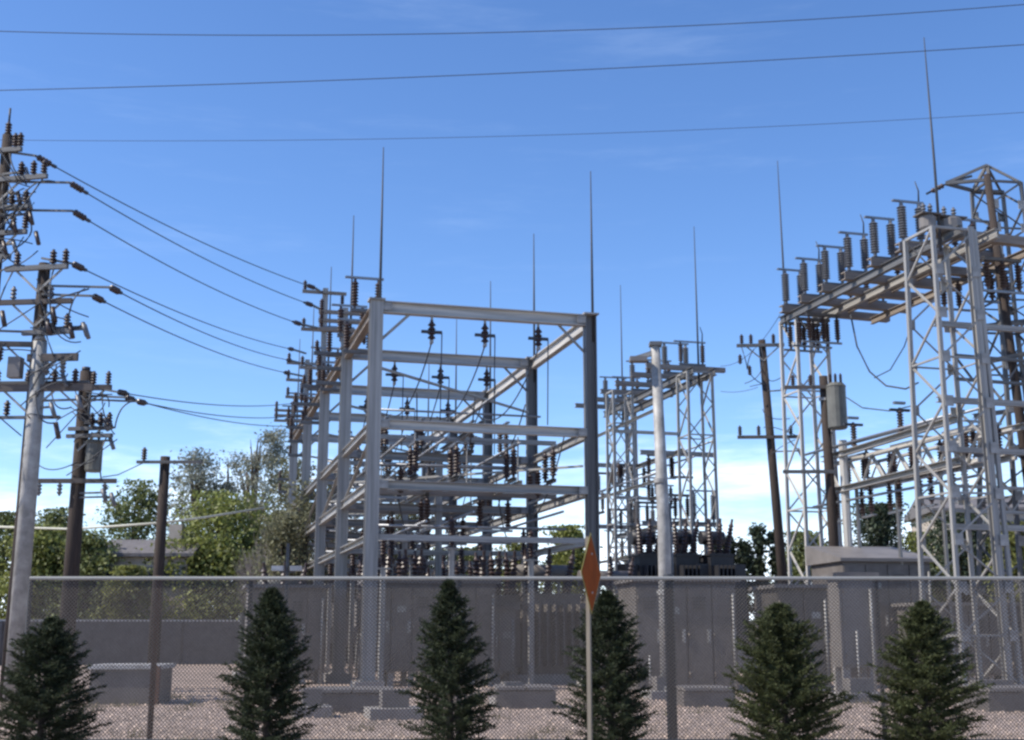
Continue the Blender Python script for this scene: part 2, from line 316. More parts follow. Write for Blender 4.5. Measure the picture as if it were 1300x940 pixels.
lt('shrub', 'yellowish green shrub under the grey roofed house', 165, 722, 63.5, 1.5, 'leafY', 18, n=5000, cat='shrub')
lt('shrub', 'dull green shrub between the two dark wooden poles', 75, 650, 78, 2.2, 'leafB', 19, cat='shrub')
lt('broadleaf_tree', 'leafy green tree hugging the left end of the gantry', 352, 655, 72, 2.0, 'leafB', 20)
lt('shrub', 'light green shrub left of the orange sign, beyond the wall', 722, 672, 72, 1.8, 'leafA', 21, cat='shrub')
lt('shrub', 'brownish green shrub seen through the gantry, beyond the wall', 655, 690, 74, 1.8, 'leafY', 22, n=4500, cat='shrub')
lt('shrub', 'dark shrub low behind the middle of the gantry', 590, 700, 75, 2.6, 'leafB', 23, cat='shrub')
lt('shrub', 'dark shrub behind the left part of the gantry', 455, 690, 75, 3.2, 'leafB', 24, cat='shrub')
lt('broadleaf_tree', 'dark green round tree in the gap right of the transformer pole', 1120, 645, 74, 2.9, 'leafD', 25, n=11000, clumps=60)
lt('shrub', 'low yellowish shrub right of the round dark tree', 1168, 680, 70, 1.6, 'leafA', 26, n=6000, cat='shrub')
lt('shrub', 'yellow green shrub at the right edge of the yard', 1292, 668, 58, 1.6, 'leafY', 27, n=8000, cat='shrub')
lt('broadleaf_tree', 'dark tree behind the near lattice column', 1215, 655, 66, 2.4, 'leafD', 28)
lt('broadleaf_tree', 'dull green tree behind the far lattice columns', 1020, 680, 72, 2.2, 'leafB', 29)
for i, (px, py) in enumerate([(906, 690), (924, 684), (943, 672), (962, 668), (985, 676)]):
    lt('columnar_tree', ['dark narrow cypress, leftmost of the five behind the wooden pole', 'dark narrow cypress, second of the five behind the wooden pole', 'dark narrow cypress in the middle of the five', 'dark narrow cypress, fourth of the five, tallest', 'dark narrow cypress, rightmost of the five'][i],
       px, py, 66, .42, 'leafD', 40 + i, n=3500, clumps=26, spread=.35, z0=.05, group='row of narrow cypresses')
for i, (px, py, c) in enumerate([(90, 700, 'leafB'), (250, 690, 'leafA'), (330, 705, 'leafB'), (520, 705, 'leafD'), (840, 712, 'leafD'), (1250, 700, 'leafB')]):
    lt('shrub', ['green hedge clump behind the wall, beside the twin armed pole', 'green clump behind the wall below the bright spreading tree', 'green clump behind the wall at the foot of the feathery tree', 'dark clump behind the metal enclosure', 'dark clump behind the tapered steel pole', 'green clump behind the wall below the beige house'][i],
       px, py, 68, 3.4, c, 60 + i, n=9000, cat='shrub')
M['leafG'] = mat('grey_brown_buds', (.15, .15, .085), .8, 0, .5, .3, leaf=.25)
lt('budding_tree', 'sparse grey brown budding tree just outside the left gantry columns', 388, 612, 52, 1.3, 'leafG', 95, n=5200, ls=.09, z0=.08, spread=.26)
lt('budding_tree', 'nearer grey brown budding shrub left of the gantry by the floodlight post', 362, 655, 50, 1.1, 'leafG', 96, n=4200, ls=.09, z0=.08, spread=.28)
for px_, py_, sd_, lb_ in ((372, 588, 91, 'grey brown budding tree filling the left foot of the big gantry'), (425, 598, 92, 'grey brown budding tree seen behind the left gantry columns'), (520, 640, 94, 'low grey brown budding tree seen behind the gantry centre')):
    lt('budding_tree', lb_, px_, py_, 61.8, 1.9, 'leafG', sd_, n=5200, ls=.10, z0=.1, spread=.24)
# bare bush at the gantry's left foot
def bare_bush(label, x, y, H, Rw, seed):
    g = random.Random(seed); t = thing('bare_shrub', label, 'shrub', (x, y, 0), 0); b = MB()
    for i in range(150):
        a = g.uniform(0, 6.283); r = Rw * math.sqrt(g.random()); z = H * g.uniform(.5, 1) * (1 - .35 * r / Rw)
        q = Vector((r * math.cos(a), r * math.sin(a), z)); m_ = q * .5 + Vector((g.uniform(-.2, .2), g.uniform(-.2, .2), .1))
        b.path([(0, 0, 0), m_, q], [.03, .018, .006], 3, False)
        for k in range(4): b.tube(m_.lerp(q, k / 4), q + Vector((g.uniform(-.5, .5), g.uniform(-.5, .5), g.uniform(-.5, .3))), .01, .003, 3, False)
    b.build('twigs', M['twig'], t)
for px_, py_, sd_, lb_ in ((345, 640, 6, 'leafless grey shrub between the feathery cottonwood and the big gantry'), (408, 600, 7, 'leafless grey shrub seen through the left bays of the big gantry'), (440, 625, 8, 'leafless grey shrub behind the front left column of the big gantry')):
    p = at(px_, py_, 61.5); bare_bush(lb_, p.x, p.y, p.z, 1.7, sd_)
p = at(375, 610, 62); bare_bush('leafless grey shrub at the left foot of the big gantry', p.x, p.y, p.z, 1.6, 5)

# ------------------------------------------------------------------ houses beyond
def house(label, px, py_eave, py_ridge, Y, wd, dp, rz=0, wall='stucco'):
    e = at(px, py_eave, Y); r_ = at(px, py_ridge, Y); t = thing('house', label, 'house', (e.x, Y, 0), rz)
    MB().box((0, dp / 2, e.z / 2), (wd, dp, e.z)).build('wall', M[wall], t)
    b = MB(); o = .4; h = wd / 2 + o; z0, z1 = e.z, r_.z
    b.add([(-h, -o, z0), (h, -o, z0), (h, dp + o, z0), (-h, dp + o, z0), (-h, dp / 2, z1), (h, dp / 2, z1), (-h, -o, z0 - .18), (h, -o, z0 - .18), (h, dp + o, z0 - .18), (-h, dp + o, z0 - .18)],
          [(0, 1, 5, 4), (2, 3, 4, 5), (0, 4, 3), (1, 2, 5), (6, 7, 1, 0), (7, 8, 2, 1), (8, 9, 3, 2), (9, 6, 0, 3), (9, 8, 7, 6)])
    ro = b.build('roof', M['shingle'], t); MB().box((wd * .25, dp * .45, z1 + .1), (.7, .7, 1.4)).build('chimney', M[wall], ro)
    for k in (-.32, .05, .34):
        f = MB().box((k * wd, -.03, z0 - 1.3), (1.3, .08, 1.2)).build('window', M['paint_light'], t)
        for s in (-1, 1): MB().box((k * wd + s * .29, -.085, z0 - 1.3), (.5, .03, 1.0)).build('pane', M['glass'], f)
house('low house with grey shingle roof among the left hand trees', 185, 703, 682, 66.5, 4.5, 4, 0)
house('beige two storey house at the right behind the lattice tower', 1290, 645, 622, 80, 10, 8, -.1)

# ------------------------------------------------------------------ block wall round the yard
wm = mat('concrete_block_wall', (.13, .125, .125), .95, 0, 2, .2, .2, 20)
n = wm.node_tree.nodes; l = wm.node_tree.links
bk = n.new('ShaderNodeTexBrick'); bk.inputs['Scale'].default_value = 1; bk.inputs['Brick Width'].default_value = .4; bk.inputs['Row Height'].default_value = .2; bk.inputs['Mortar Size'].default_value = .012
tcx = n.new('ShaderNodeTexCoord'); mpx = n.new('ShaderNodeMapping'); mpx.inputs['Rotation'].default_value = (R(90), 0, 0); l.new(tcx.outputs['Object'], mpx.inputs[0]); l.new(mpx.outputs[0], bk.inputs[0])
bp = n.new('ShaderNodeBump'); bp.invert = True; bp.inputs['Strength'].default_value = .6; bp.inputs['Distance'].default_value = .01; l.new(bk.outputs['Fac'], bp.inputs['Height']); l.new(bp.outputs[0], n['Principled BSDF'].inputs['Normal'])
t = thing('block_wall', 'long dark concrete block wall with pale coping closing off the yard', 'wall', (-16, 60, 0), RZ)
MB().box((22, 0, 1.0), (100, .2, 2.0)).build('wall_face', wm, t)
cp = MB()
for k in range(25): MB().box((-26 + k * 4, 0, 2.04), (3.985, .28, .09)).build('coping', M['galv_pale'], t)
for k in range(12): MB().box((-24 + k * 8, -.14, 1.0), (.42, .12, 2.0)).build('pilaster', wm, t)

# ------------------------------------------------------------------ chain link fence
FY = 18.0; FZ = 2.33; FX0 = at(38, 735, FY).x; FX1 = 12.5
t = thing('chain_link_fence', 'dark chain link fence with pale top rail running across the whole front', 'fence', (FX0, FY, 0))
L_ = FX1 - FX0
bar('top_rail', t, (0, 0, FZ), (L_, 0, FZ), .055, .055, 'R', 'rail')
bar('bottom_rail', t, (0, 0, .08), (L_, 0, .08), .04, .04, 'R', 'fpost')
for px in (38, 318, 583, 1113): 
    x = at(px, 735, FY).x - FX0; bar('post', t, (x, .05, 0), (x, .05, FZ + .02), .065, .065, 'R', 'fpost')
bar('post', t, (L_, .05, 0), (L_, .05, FZ + .02), .065, .065, 'R', 'fpost')
x = at(848, 735, FY).x - FX0
bar('terminal_post', t, (x + .02, .09, 0), (x + .02, .09, FZ + .06), .15, .15, 'R', 'fpost')
tie = MB().tube((0, -.035, 0), (0, .05, 0), .006, n=4).mesh('tie', M['rail'])
for k in range(1, int(L_ / .45)): inst('tie', tie, t, (k * .45, 0, FZ - .02))
x = at(202, 735, FY).x - FX0
bar('rusty_post', t, (x - .02, .06, 0), (x - .02, .06, FZ + .04), .085, .085, 'R', 'rust')['label'] = 'rust brown fence post thinner than the dark terminal post'
for k in range(int(L_ / 3.3)):
    pass
pit = .054; g_ = []; H_ = FZ - .1
V_ = []; r_ = .0056
nw = int((L_ + H_) / pit)
P0 = []; P1 = []
for k in range(nw):
    a = k * pit
    for sgn in (1, -1):
        x0, z0, x1, z1 = (a - H_, 0, a, H_) if sgn == 1 else (a, 0, a - H_, H_)
        lo, hi = 0, 1
        def clipx(x0, x1):
            tl, th = 0, 1; dx = x1 - x0
            ta, tb = (0 - x0) / dx, (L_ - x0) / dx
            return max(0, min(ta, tb)), min(1, max(ta, tb))
        ta, tb = clipx(x0, x1)
        if tb <= ta: continue
        P0.append((x0 + (x1 - x0) * ta, .003 * sgn, .1 + H_ * ta)); P1.append((x0 + (x1 - x0) * tb, .003 * sgn, .1 + H_ * tb))
P0 = np.array(P0); P1 = np.array(P1); D = P1 - P0; D /= np.linalg.norm(D, axis=1)[:, None]
S1 = np.stack([-D[:, 2], 0 * D[:, 0], D[:, 0]], 1); S2 = np.tile(np.array([0, 1., 0]), (len(D), 1))
vs = np.stack([P0 + S1 * r_, P0 + S2 * r_, P0 - S1 * r_, P0 - S2 * r_, P1 + S1 * r_, P1 + S2 * r_, P1 - S1 * r_, P1 - S2 * r_], 1)
ff = np.array([(0, 1, 5, 4), (1, 2, 6, 5), (2, 3, 7, 6), (3, 0, 4, 7)])
fs = (ff[None] + 8 * np.arange(len(D))[:, None, None]).reshape(-1, 4)
o = inst('chain_link_mesh', np_mesh('chain_link_mesh', vs, fs, M['wire']), t); o['kind'] = 'stuff'

# ------------------------------------------------------------------ orange sign
sx = at(750, 730, 13); t = thing('warning_sign', 'orange diamond warning sign seen edge on, on a thin tan post', 'sign', (sx.x, 13, 0), R(72))
bar('post', t, (0, .03, 0), (0, .03, 2.56), .055, .04, 'C', 'tanpost')
zc = at(750, 728, 13).z; d = .42
def diamond(s, y0, y1, m, nm, par=t):
    return MB().add([(0, y0, zc - s), (s, y0, zc), (0, y0, zc + s), (-s, y0, zc), (0, y1, zc - s), (s, y1, zc), (0, y1, zc + s), (-s, y1, zc)],
                    [(0, 1, 2, 3), (7, 6, 5, 4), (0, 4, 5, 1), (1, 5, 6, 2), (2, 6, 7, 3), (3, 7, 4, 0)]).build(nm, M[m], par)
diamond(d, -.006, -.002, 'yellow', 'border'); diamond(d - .03, -.011, -.006, 'orange', 'plate')
for z in (-.2, .2): MB().tube((0, -.02, zc + z), (0, .01, zc + z), .012, n=6).build('bolt', M['rail'], t)

# ------------------------------------------------------------------ big gantry
O1 = Vector((at(478, 380, 34).x, 34, 0)); GU = [0, 6.3, 12.6, 18.9, 25.2]; GW = 6.42; GH = 10.8
g1 = thing('steel_gantry', 'big open steel gantry of five grey portal frames receding to the left', 'gantry', O1, RZ)
for i, u in enumerate(GU):
    for j, v in enumerate((0, GW)):
        m_ = 'galv' if j == 0 else 'galv_dark'  # right columns take a darker steel, their shade painted into the colour
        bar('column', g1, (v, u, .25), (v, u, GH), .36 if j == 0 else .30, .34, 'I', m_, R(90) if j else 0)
        MB().box((v, u, .12), (.8, .8, .26)).build('footing', M['concrete'], g1)
        MB().box((v, u, .27), (.5, .5, .04)).build('base_plate', M['galv'], g1)
        r_m = MB().path([(v + .1, u, GH - .8), (v + .1, u, GH + 1.6), (v + .1, u, 15.5 if j == 0 else 15.4)], [.045, .038, .014], 6).build('lightning_rod', M['cable'], g1)
        MB().box((v, u, GH + .03), (.46, .46, .05)).build('cap_plate', M['galv'], g1)
    bar('top_beam', g1, (.17, u, GH - .16), (GW - .17, u, GH - .16), .26, .34, 'I', 'galv_pale')
    bar('middle_beam', g1, (.17, u, 7.25), (GW - .17, u, 7.25), .22, .26, 'I', 'galv' if i % 2 else 'galv_pale')
    bar('lower_beam', g1, (.17, u, 5.55), (GW - .17, u, 5.55), .22, .24, 'I', 'galv')
    bar('sill_beam', g1, (.17, u, 4.1), (GW - .17, u, 4.1), .14, .16, 'C', 'galv')
    for s in (0, 1):
        x0 = .17 if s == 0 else GW - .17; x1 = .95 if s == 0 else GW - .95
        bar('knee_brace', g1, (x0, u + .02, GH - 1.1), (x1, u + .02, GH - .33), .08, .08, 'L', 'galv')
for i in range(4):
    u0, u1 = GU[i] + .18, GU[i + 1] - .18
    for j, v in enumerate((0, GW)):
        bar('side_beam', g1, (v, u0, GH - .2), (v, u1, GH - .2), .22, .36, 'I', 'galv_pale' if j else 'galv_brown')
        bar('side_beam', g1, (v, u0, 7.25), (v, u1, 7.25), .18, .24, 'I', 'galv')
        bar('side_beam', g1, (v, u0, 5.55), (v, u1, 5.55), .18, .26, 'I', 'galv')
    bar('side_beam', g1, (GW / 2, u0, 7.45), (GW / 2, u1, 7.45), .14, .14, 'C', 'galv')
    for v in (2.1, 4.3): bar('purlin', g1, (v, u0 - .1, 5.75), (v, u1 + .1, 5.75), .1, .12, 'C', 'galv')
gp = MB().box((0, 0, 0), (.26, .014, .22))
for a_ in (-.09, .09):
    for b_ in (-.07, .07): gp.tube((a_, -.028, b_), (a_, -.008, b_), .018, n=5)
GPB = gp.mesh('gusset_plate', M['galv'])
for u in GU:
    for v, sg in ((.30, 1), (GW - .30, -1)):
        for z in (GH - .16, 7.25, 5.55): inst('gusset_plate', GPB, g1, (v, u - .15, z))
# intermediate posts
for i, u in enumerate((6.3, 12.6, 18.9)):
    bar('post', g1, (GW / 2, u + .05, .1), (GW / 2, u + .05, 7.12), .2, .2, 'I', 'galv')
# outriggers on the left for incoming lines
for (u, zt_) in ((6.3, 12.2), (12.6, 14.6), (18.9, 13.1), (25.2, 12.1)):
    bar('dead_end_post', g1, (-.1, u, GH + .05), (-.1, u, zt_), .2, .2, 'I', 'galv')
    for q in range(3):
        zq = GH + .6 + q * (zt_ - GH - .8) / 2; bar('dead_end_arm', g1, (-1.0, u - .12, zq), (.7, u - .12, zq), .1, .12, 'C', 'galv_brown'); inst('pin_insulator', PINB, g1, (-.9, u - .12, zq + .06)); inst('pin_insulator', PINB, g1, (.55, u - .12, zq - .06), (math.pi, 0, 0))
for (u, z, ln) in ((6.3, 10.6, 1.1), (6.3, 10.1, 1.0), (6.3, 9.6, 1.0), (12.6, 10.7, .9), (12.6, 10.0, 1.2), (12.6, 9.3, .9), (18.9, 10.1, .8), (18.9, 9.5, .8), (18.9, 8.9, .8), (25.2, 8.6, .7), (25.2, 8.0, .7)):
    bar('outrigger', g1, (-ln, u, z), (-.18, u, z), .12, .12, 'B', 'galv_dark')
    inst('pin_insulator', PINB, g1, (-ln + .1, u, z + .06))
# hanging insulators with cross yokes
HANG = ins_mesh('sheds', .62, .12, 4, 'porcelain')
posn = ['left', 'middle', 'right']; rows = ['front', 'second', 'third', 'fourth', 'rear']
jump = []
for i, u in enumerate(GU[:4]):
    for j, v in enumerate((1.62, 3.2, 4.82)):
        p = yard(O1, v, u, GH - .35)
        t = thing('hanging_insulator', f'brown cross yoke insulator, {posn[j]} of three under the {rows[i]} gantry top beam', 'insulator', p, RZ, 'insulators hanging from the big gantry')
        inst('sheds', HANG, t, (0, 0, -.72)); bar('hanger', t, (0, 0, -.12), (0, 0, .02), .06, .06, 'B', 'galv')
        bar('yoke', t, (-.3, 0, -.45), (.3, 0, -.45), .09, .08, 'B', 'cable'); bar('clamp', t, (0, -.12, -.75), (0, .12, -.75), .07, .09, 'B', 'galv')
        q = yard(O1, v - .15, u + 6.1, 8.0 if i % 2 else 8.6)
        wire('jumper_wire', f'drooping conductor from the {posn[j]} insulator of the {rows[i]} gantry top beam', sag(p - Vector((0, 0, .76)), q, .7), .022, group='jumper conductors in the big gantry')
        q2 = yard(O1, v + .3, u + .1, 7.45)
        wire('drop_wire', f'thin vertical drop wire below the {posn[j]} insulator of the {rows[i]} top beam', sag(p + V * .3 - Vector((0, 0, .45)), q2, .02, 4), .018, group='vertical drop wires in the big gantry')

# disconnect switches: base channel, two/three post insulators, blade
def make_switch(label, loc, rz, ln=1.5, n=2, brown=True, horn=False, group=None, flip=False):
    t = thing('disconnect_switch', label, 'switch', loc, rz, group); s = -1 if flip else 1; h = .9 if brown else 1.25
    bar('base_channel', t, (-ln / 2 - .1, 0, .06 * s), (ln / 2 + .1, 0, .06 * s), .14, .1, 'C', 'galv_dark')
    for k in range(n):
        x = -ln / 2 + ln * k / (n - 1); o = inst('insulator', POSTB if brown else POST, t, (x, 0, .12 * s), (math.pi, 0, 0) if flip else 0)
    bar('blade', t, (-ln / 2 - .05, 0, (h + .16) * s), (ln / 2 + .15, 0, (h + .16) * s), .06, .07, 'B', 'alum')
    bar('terminal', t, (-ln / 2 - .3, 0, (h + .16) * s), (-ln / 2 - .05, 0, (h + .16) * s), .12, .05, 'B', 'alum')
    if horn: MB().path([(ln / 2, 0, h + .18), (ln / 2 + .02, 0, h + .55), (ln / 2 - .08, 0, h + .85)], [.03, .025, .015], 5).build('arcing_horn', M['cable'], t)
    return t
gsw = 'brown switches in the big gantry'
words = ['nearest', 'second', 'third', 'farthest']
for i in range(4):
    for j, u in enumerate((1.3, 2.9, 4.6)):
        make_switch(f'brown switch on the left top side beam, {["near", "middle", "far"][j]} one of the {words[i]} bay', yard(O1, -.1, GU[i] + u, GH - .02 - .9 * (j == 1)), RZ, .7, 2, True, False, gsw)
for i in range(4):
    for j, v in enumerate((1.3, 2.5, 4.2, 5.4)):
        make_switch(f'brown switch standing on the middle beam level, {["first", "second", "third", "fourth"][j]} from the left in the {words[i]} bay', yard(O1, v, GU[i] + (.0 if j % 2 else .0), 7.38) if i else yard(O1, v, .9, 5.82), RZ + R(90), .8 , 2, True, False, gsw)
    for j, v in enumerate((.9, 2.1, 4.3, 5.6)):
        make_switch(f'brown switch hanging below the lower beams, {["first", "second", "third", "fourth"][j]} from the left in the {words[i]} bay', yard(O1, v, GU[i] + 3.2, 5.66 if j in (1, 2) else 6.6), RZ + (R(90) if j % 2 else 0), .9, 2, True, False, gsw, True)
# bus pipes
for i, (v, z) in enumerate(((.9, 6.9), (2.1, 6.95), (3.6, 8.3), (4.3, 6.9), (5.6, 4.95), (1.6, 4.6), (3.0, 4.9))):
    p0 = yard(O1, v, -.3 + i * .12, z); o = MB().tube((0, 0, 0), (0, 24.5, 0), .04, n=7).build('bus_pipe', M['alum'], None, p0, RZ)
    tag(o, ['aluminium bus pipe high along the left edge of the gantry bays', 'aluminium bus pipe left of the gantry centre line, above the middle beams', 'highest aluminium bus pipe, along the gantry centre', 'aluminium bus pipe right of the gantry centre, above the lower beams', 'low aluminium bus pipe along the right side of the gantry', 'lowest aluminium bus pipe, at the left of the gantry', 'low aluminium bus pipe just left of the gantry centre'][i], 'bus pipe', 'bus pipes through the big gantry')
for i in range(4):
    for j, z in enumerate((6.4, 8.35)):
        p0 = yard(O1, .4, GU[i] + 2.0 + j * 1.8, z)
        tag(MB().tube((0, 0, 0), (5.6, 0, 0), .035, n=7).build('cross_bus_pipe', M['alum'], None, p0, RZ), f'{"lower" if j == 0 else "upper"} bus pipe running across the {words[i]} bay of the gantry', 'bus pipe', 'cross bus pipes in the big gantry')

for i in range(4):
    u0, u1 = GU[i] + .2, GU[i + 1] - .2
    bar('diagonal_brace', g1, (.02, u0, 7.1), (.02, u1, 5.7), .1, .1, 'L', 'galv')
    bar('tie_bar', g1, (.2, u0, 8.9), (GW - .2, u1, 8.9), .07, .07, 'L', 'galv'); bar('tie_bar', g1, (GW - .2, u0, 6.3), (.2, u1, 6.3), .07, .07, 'L', 'galv')
    bar('side_beam', g1, (GW, u0, 4.1), (GW, u1, 4.1), .14, .2, 'C', 'galv_pale'); bar('side_beam', g1, (0, u0, 4.1), (0, u1, 4.1), .14, .2, 'C', 'galv')
    for q in (1.6, 3.2, 4.8):
        bar('hanger_rod', g1, (q, GU[i] + 2.2, 5.8), (q, GU[i] + 2.2, 7.4), .05, .05, 'R', 'galv')
    bar('cross_channel', g1, (.1, GU[i] + 3.2, 5.7), (GW - .1, GU[i] + 3.2, 5.7), .12, .14, 'C', 'galv_brown'); bar('cross_channel', g1, (.1, GU[i] + 3.2, 7.4), (GW - .1, GU[i] + 3.2, 7.4), .12, .14, 'C', 'galv')
    for j, (a, b) in enumerate((((1.4, 1.0, 8.4), (1.9, 3.3, 6.9)), ((3.1, .8, 8.3), (3.4, 3.2, 6.9)), ((4.7, 1.0, 8.2), (4.4, 3.3, 6.9)), ((1.2, 3.4, 6.4), (1.9, 4.4, 4.4)), ((4.4, 3.4, 6.4), (5.1, 4.4, 4.4)), ((5.8, .5, 7.4), (5.4, 2.6, 5.0)))):
        wire('jumper_wire', f'{["left upper", "centre upper", "right upper", "left lower", "right lower", "outer right"][j]} slack jumper inside the {words[i]} gantry bay', sag(yard(O1, a[0], GU[i] + a[1], a[2]), yard(O1, b[0], GU[i] + b[1], b[2]), .45), .022, group='slack jumpers in the gantry bays')
# circuit breakers
def breaker_proto(label, loc, group):
    t = thing('circuit_breaker', label, 'circuit breaker', loc, RZ, group)
    for sx_ in (-.6, .6):
        for sy in (-.4, .4): bar('leg', t, (sx_, sy, 0), (sx_ * .85, sy * .9, 1.7), .09, .09, 'L', 'galv')
    MB().box((0, 0, 2.15), (1.5, .95, .9)).box((0, 0, 2.63), (1.6, 1.05, .06)).build('tank', M['paint'], t)
    MB().box((0, -.62, 1.6), (.8, .3, 1.1)).build('control_cabinet', M['paint_light'], t)
    for k in (-.5, 0, .5):
        for s in (-1, 1):
            o = inst('bushing', BUSH, t, (k, s * .22, 2.64), (-s * R(14), 0, 0))
    return t
cb = breaker_proto('grey circuit breaker on legs, left one in the nearest gantry bay', yard(O1, 1.7, 4.6), 'circuit breakers under the gantry')
for i in range(4):
    for j, v in enumerate((1.7, 4.7)):
        if i == 0 and j == 0: continue
        copy_tree(cb, yard(O1, v, GU[i] + (4.6 if i == 0 else 3.4)), RZ, f'grey circuit breaker on legs, {"left" if j == 0 else "right"} one in the {words[i]} gantry bay')

for i in range(4):
    for j, v in enumerate((.6, 1.5, 2.6, 3.8, 5.0, 5.9)):
        t = thing('bus_support', f'steel stand with brown insulator, {["first", "second", "third", "fourth", "fifth", "sixth"][j]} from the left in the {words[i]} gantry bay', 'bus support', yard(O1, v, GU[i] + (5.5 if j % 2 else 1.5), 0), RZ, 'bus supports under the gantry')
        bar('stand', t, (0, 0, 0), (0, 0, 3.3 + .3 * (j % 3)), .14, .14, 'B', 'galv'); bar('head_plate', t, (-.2, 0, 3.32 + .3 * (j % 3)), (.2, 0, 3.32 + .3 * (j % 3)), .2, .05, 'B', 'galv')
        inst('insulator', POSTB, t, (0, 0, 3.35 + .3 * (j % 3)))
    for j, z in enumerate((4.55, 6.15)):
        p0 = yard(O1, .4, GU[i] + 1.5 + j * 4, z); tag(MB().tube((0, 0, 0), (5.7, 0, 0), .04, n=7).build('cross_bus_pipe', M['alum'], None, p0, RZ), f'low bus pipe across the {words[i]} gantry bay, {"front" if j == 0 else "rear"} one', 'bus pipe', 'cross bus pipes in the big gantry')
# ------------------------------------------------------------------ enclosures, transformers
def enclosure(label, x0, x1, Y, z0, z1, dp, nd_, rz=0, m='paint', slope=0, cat='enclosure', vent=True, name='metal_enclosure'):
    wd = x1 - x0; t = thing(name, label, cat, ((x0 + x1) / 2, Y, 0), rz)
    MB().box((0, dp / 2, (z0 + z1) / 2), (wd, dp, z1 - z0)).build('body', M[m], t)
    b = MB(); a, e = wd / 2 + .12, dp + .15
    b.add([(-a, -.15, z1), (a, -.15, z1), (a, e, z1), (-a, e, z1), (-a, -.15, z1 + .1), (a, -.15, z1 + .1 + slope * 0), (a, e, z1 + .1 + slope), (-a, e, z1 + .1 + slope)],
          [(3, 2, 1, 0), (4, 5, 6, 7), (0, 1, 5, 4), (1, 2, 6, 5), (2, 3, 7, 6), (3, 0, 4, 7)]); b.build('roof', M['paint_light' if m != 'paint_light' else 'paint'], t)
    dw = wd / nd_
    for k in range(nd_):
        x = -wd / 2 + (k + .5) * dw
        dr = MB().box((x, -.02, (z0 + z1) / 2 - .02), (dw - .05, .035, z1 - z0 - .16)).build('door', M[m], t)
        MB().box((x + dw * .36, -.055, (z0 + z1) / 2), (.04, .05, .24)).box((x + dw * .36, -.04, (z0 + z1) / 2), (.1, .02, .34)).build('handle', M['galv'], dr)
        hg = MB()
        for q in (.15, .5, .85): hg.tube((x - dw / 2 + .04, -.045, z0 + (z1 - z0) * q - .07), (x - dw / 2 + .04, -.045, z0 + (z1 - z0) * q + .07), .018, n=6)
        hg.build('hinges', M['galv_brown'], dr)
        if k % 3 == 1 and dw > .4: MB().box((x, -.045, z1 - .75), (.26, .015, .18)).build('plate', M['rail'], dr)
        if vent and k % 2 == 0:
            for q in range(4): MB().box((x, -.05, z1 - .42 - q * .09), (dw * .5, .03, .035)).build('louver', M['paint_dark'], dr)
    cd = MB().tube((wd / 2 - .12, -.12, 0), (wd / 2 - .12, -.12, z1 - .3), .035, n=6).tube((-wd / 2 + .3, -.12, 0), (-wd / 2 + .3, -.12, z0 + .9), .03, n=6); cd.build('conduit', M['galv'], t)
    if z0 > .1:
        for k in range(nd_ + 1):
            for y in (.15, dp - .15): MB().box((-wd / 2 + .08 + k * (wd - .16) / nd_, y, z0 / 2), (.16, .16, z0)).build('pier', M['concrete'], t)
    return t
c = yard(O1, 3.2, 2.0)
enclosure('long grey metal switchgear enclosure on concrete piers under the front of the big gantry', c.x - 2.9, c.x + .9, c.y, .42, 2.95, 1.5, 6, RZ)
enclosure('grey switchgear enclosure at the left of the gantry, behind the slim spruce', at(318, 735, 38).x, at(415, 735, 38).x, 38, .4, 2.85, 1.6, 4, RZ)
enclosure('grey control house behind the thick dark fence post', at(806, 735, 33).x, at(935, 735, 33).x, 33, .05, 2.85, 2.6, 4, R(6), cat='control house', name='control_house')
enclosure('small grey equipment cabinet under the right part of the gantry front', at(610, 735, 38).x, at(655, 735, 38).x, 38, .35, 2.2, .9, 2, RZ, 'paint_light', cat='cabinet', name='metal_cabinet')
enclosure('dark grey cabinet right of the control house, behind the broad spruce', at(985, 735, 35).x, at(1050, 735, 35).x, 35, .1, 2.75, 2.2, 2, R(6), 'paint_dark', vent=False, cat='cabinet', name='metal_cabinet')
enclosure('tall light grey panel cabinet between the two olive spruces', at(1066, 735, 31).x, at(1108, 735, 31).x, 31, .7, 2.9, .9, 1, R(6), 'paint_light', vent=False, cat='cabinet', name='metal_cabinet')
enclosure('grey metal shed with sloping roof beside the near lattice column', at(1068, 735, 39).x, at(1185, 735, 39).x, 39, .05, 3.7, 2.6, 4, R(8), 'paint', .55, cat='shed', name='metal_shed')
enclosure('low wide grey enclosure at the right end of the yard', at(1170, 735, 37).x, at(1330, 735, 37).x, 37, .3, 2.3, 2.0, 6, R(8), 'paint', cat='enclosure')
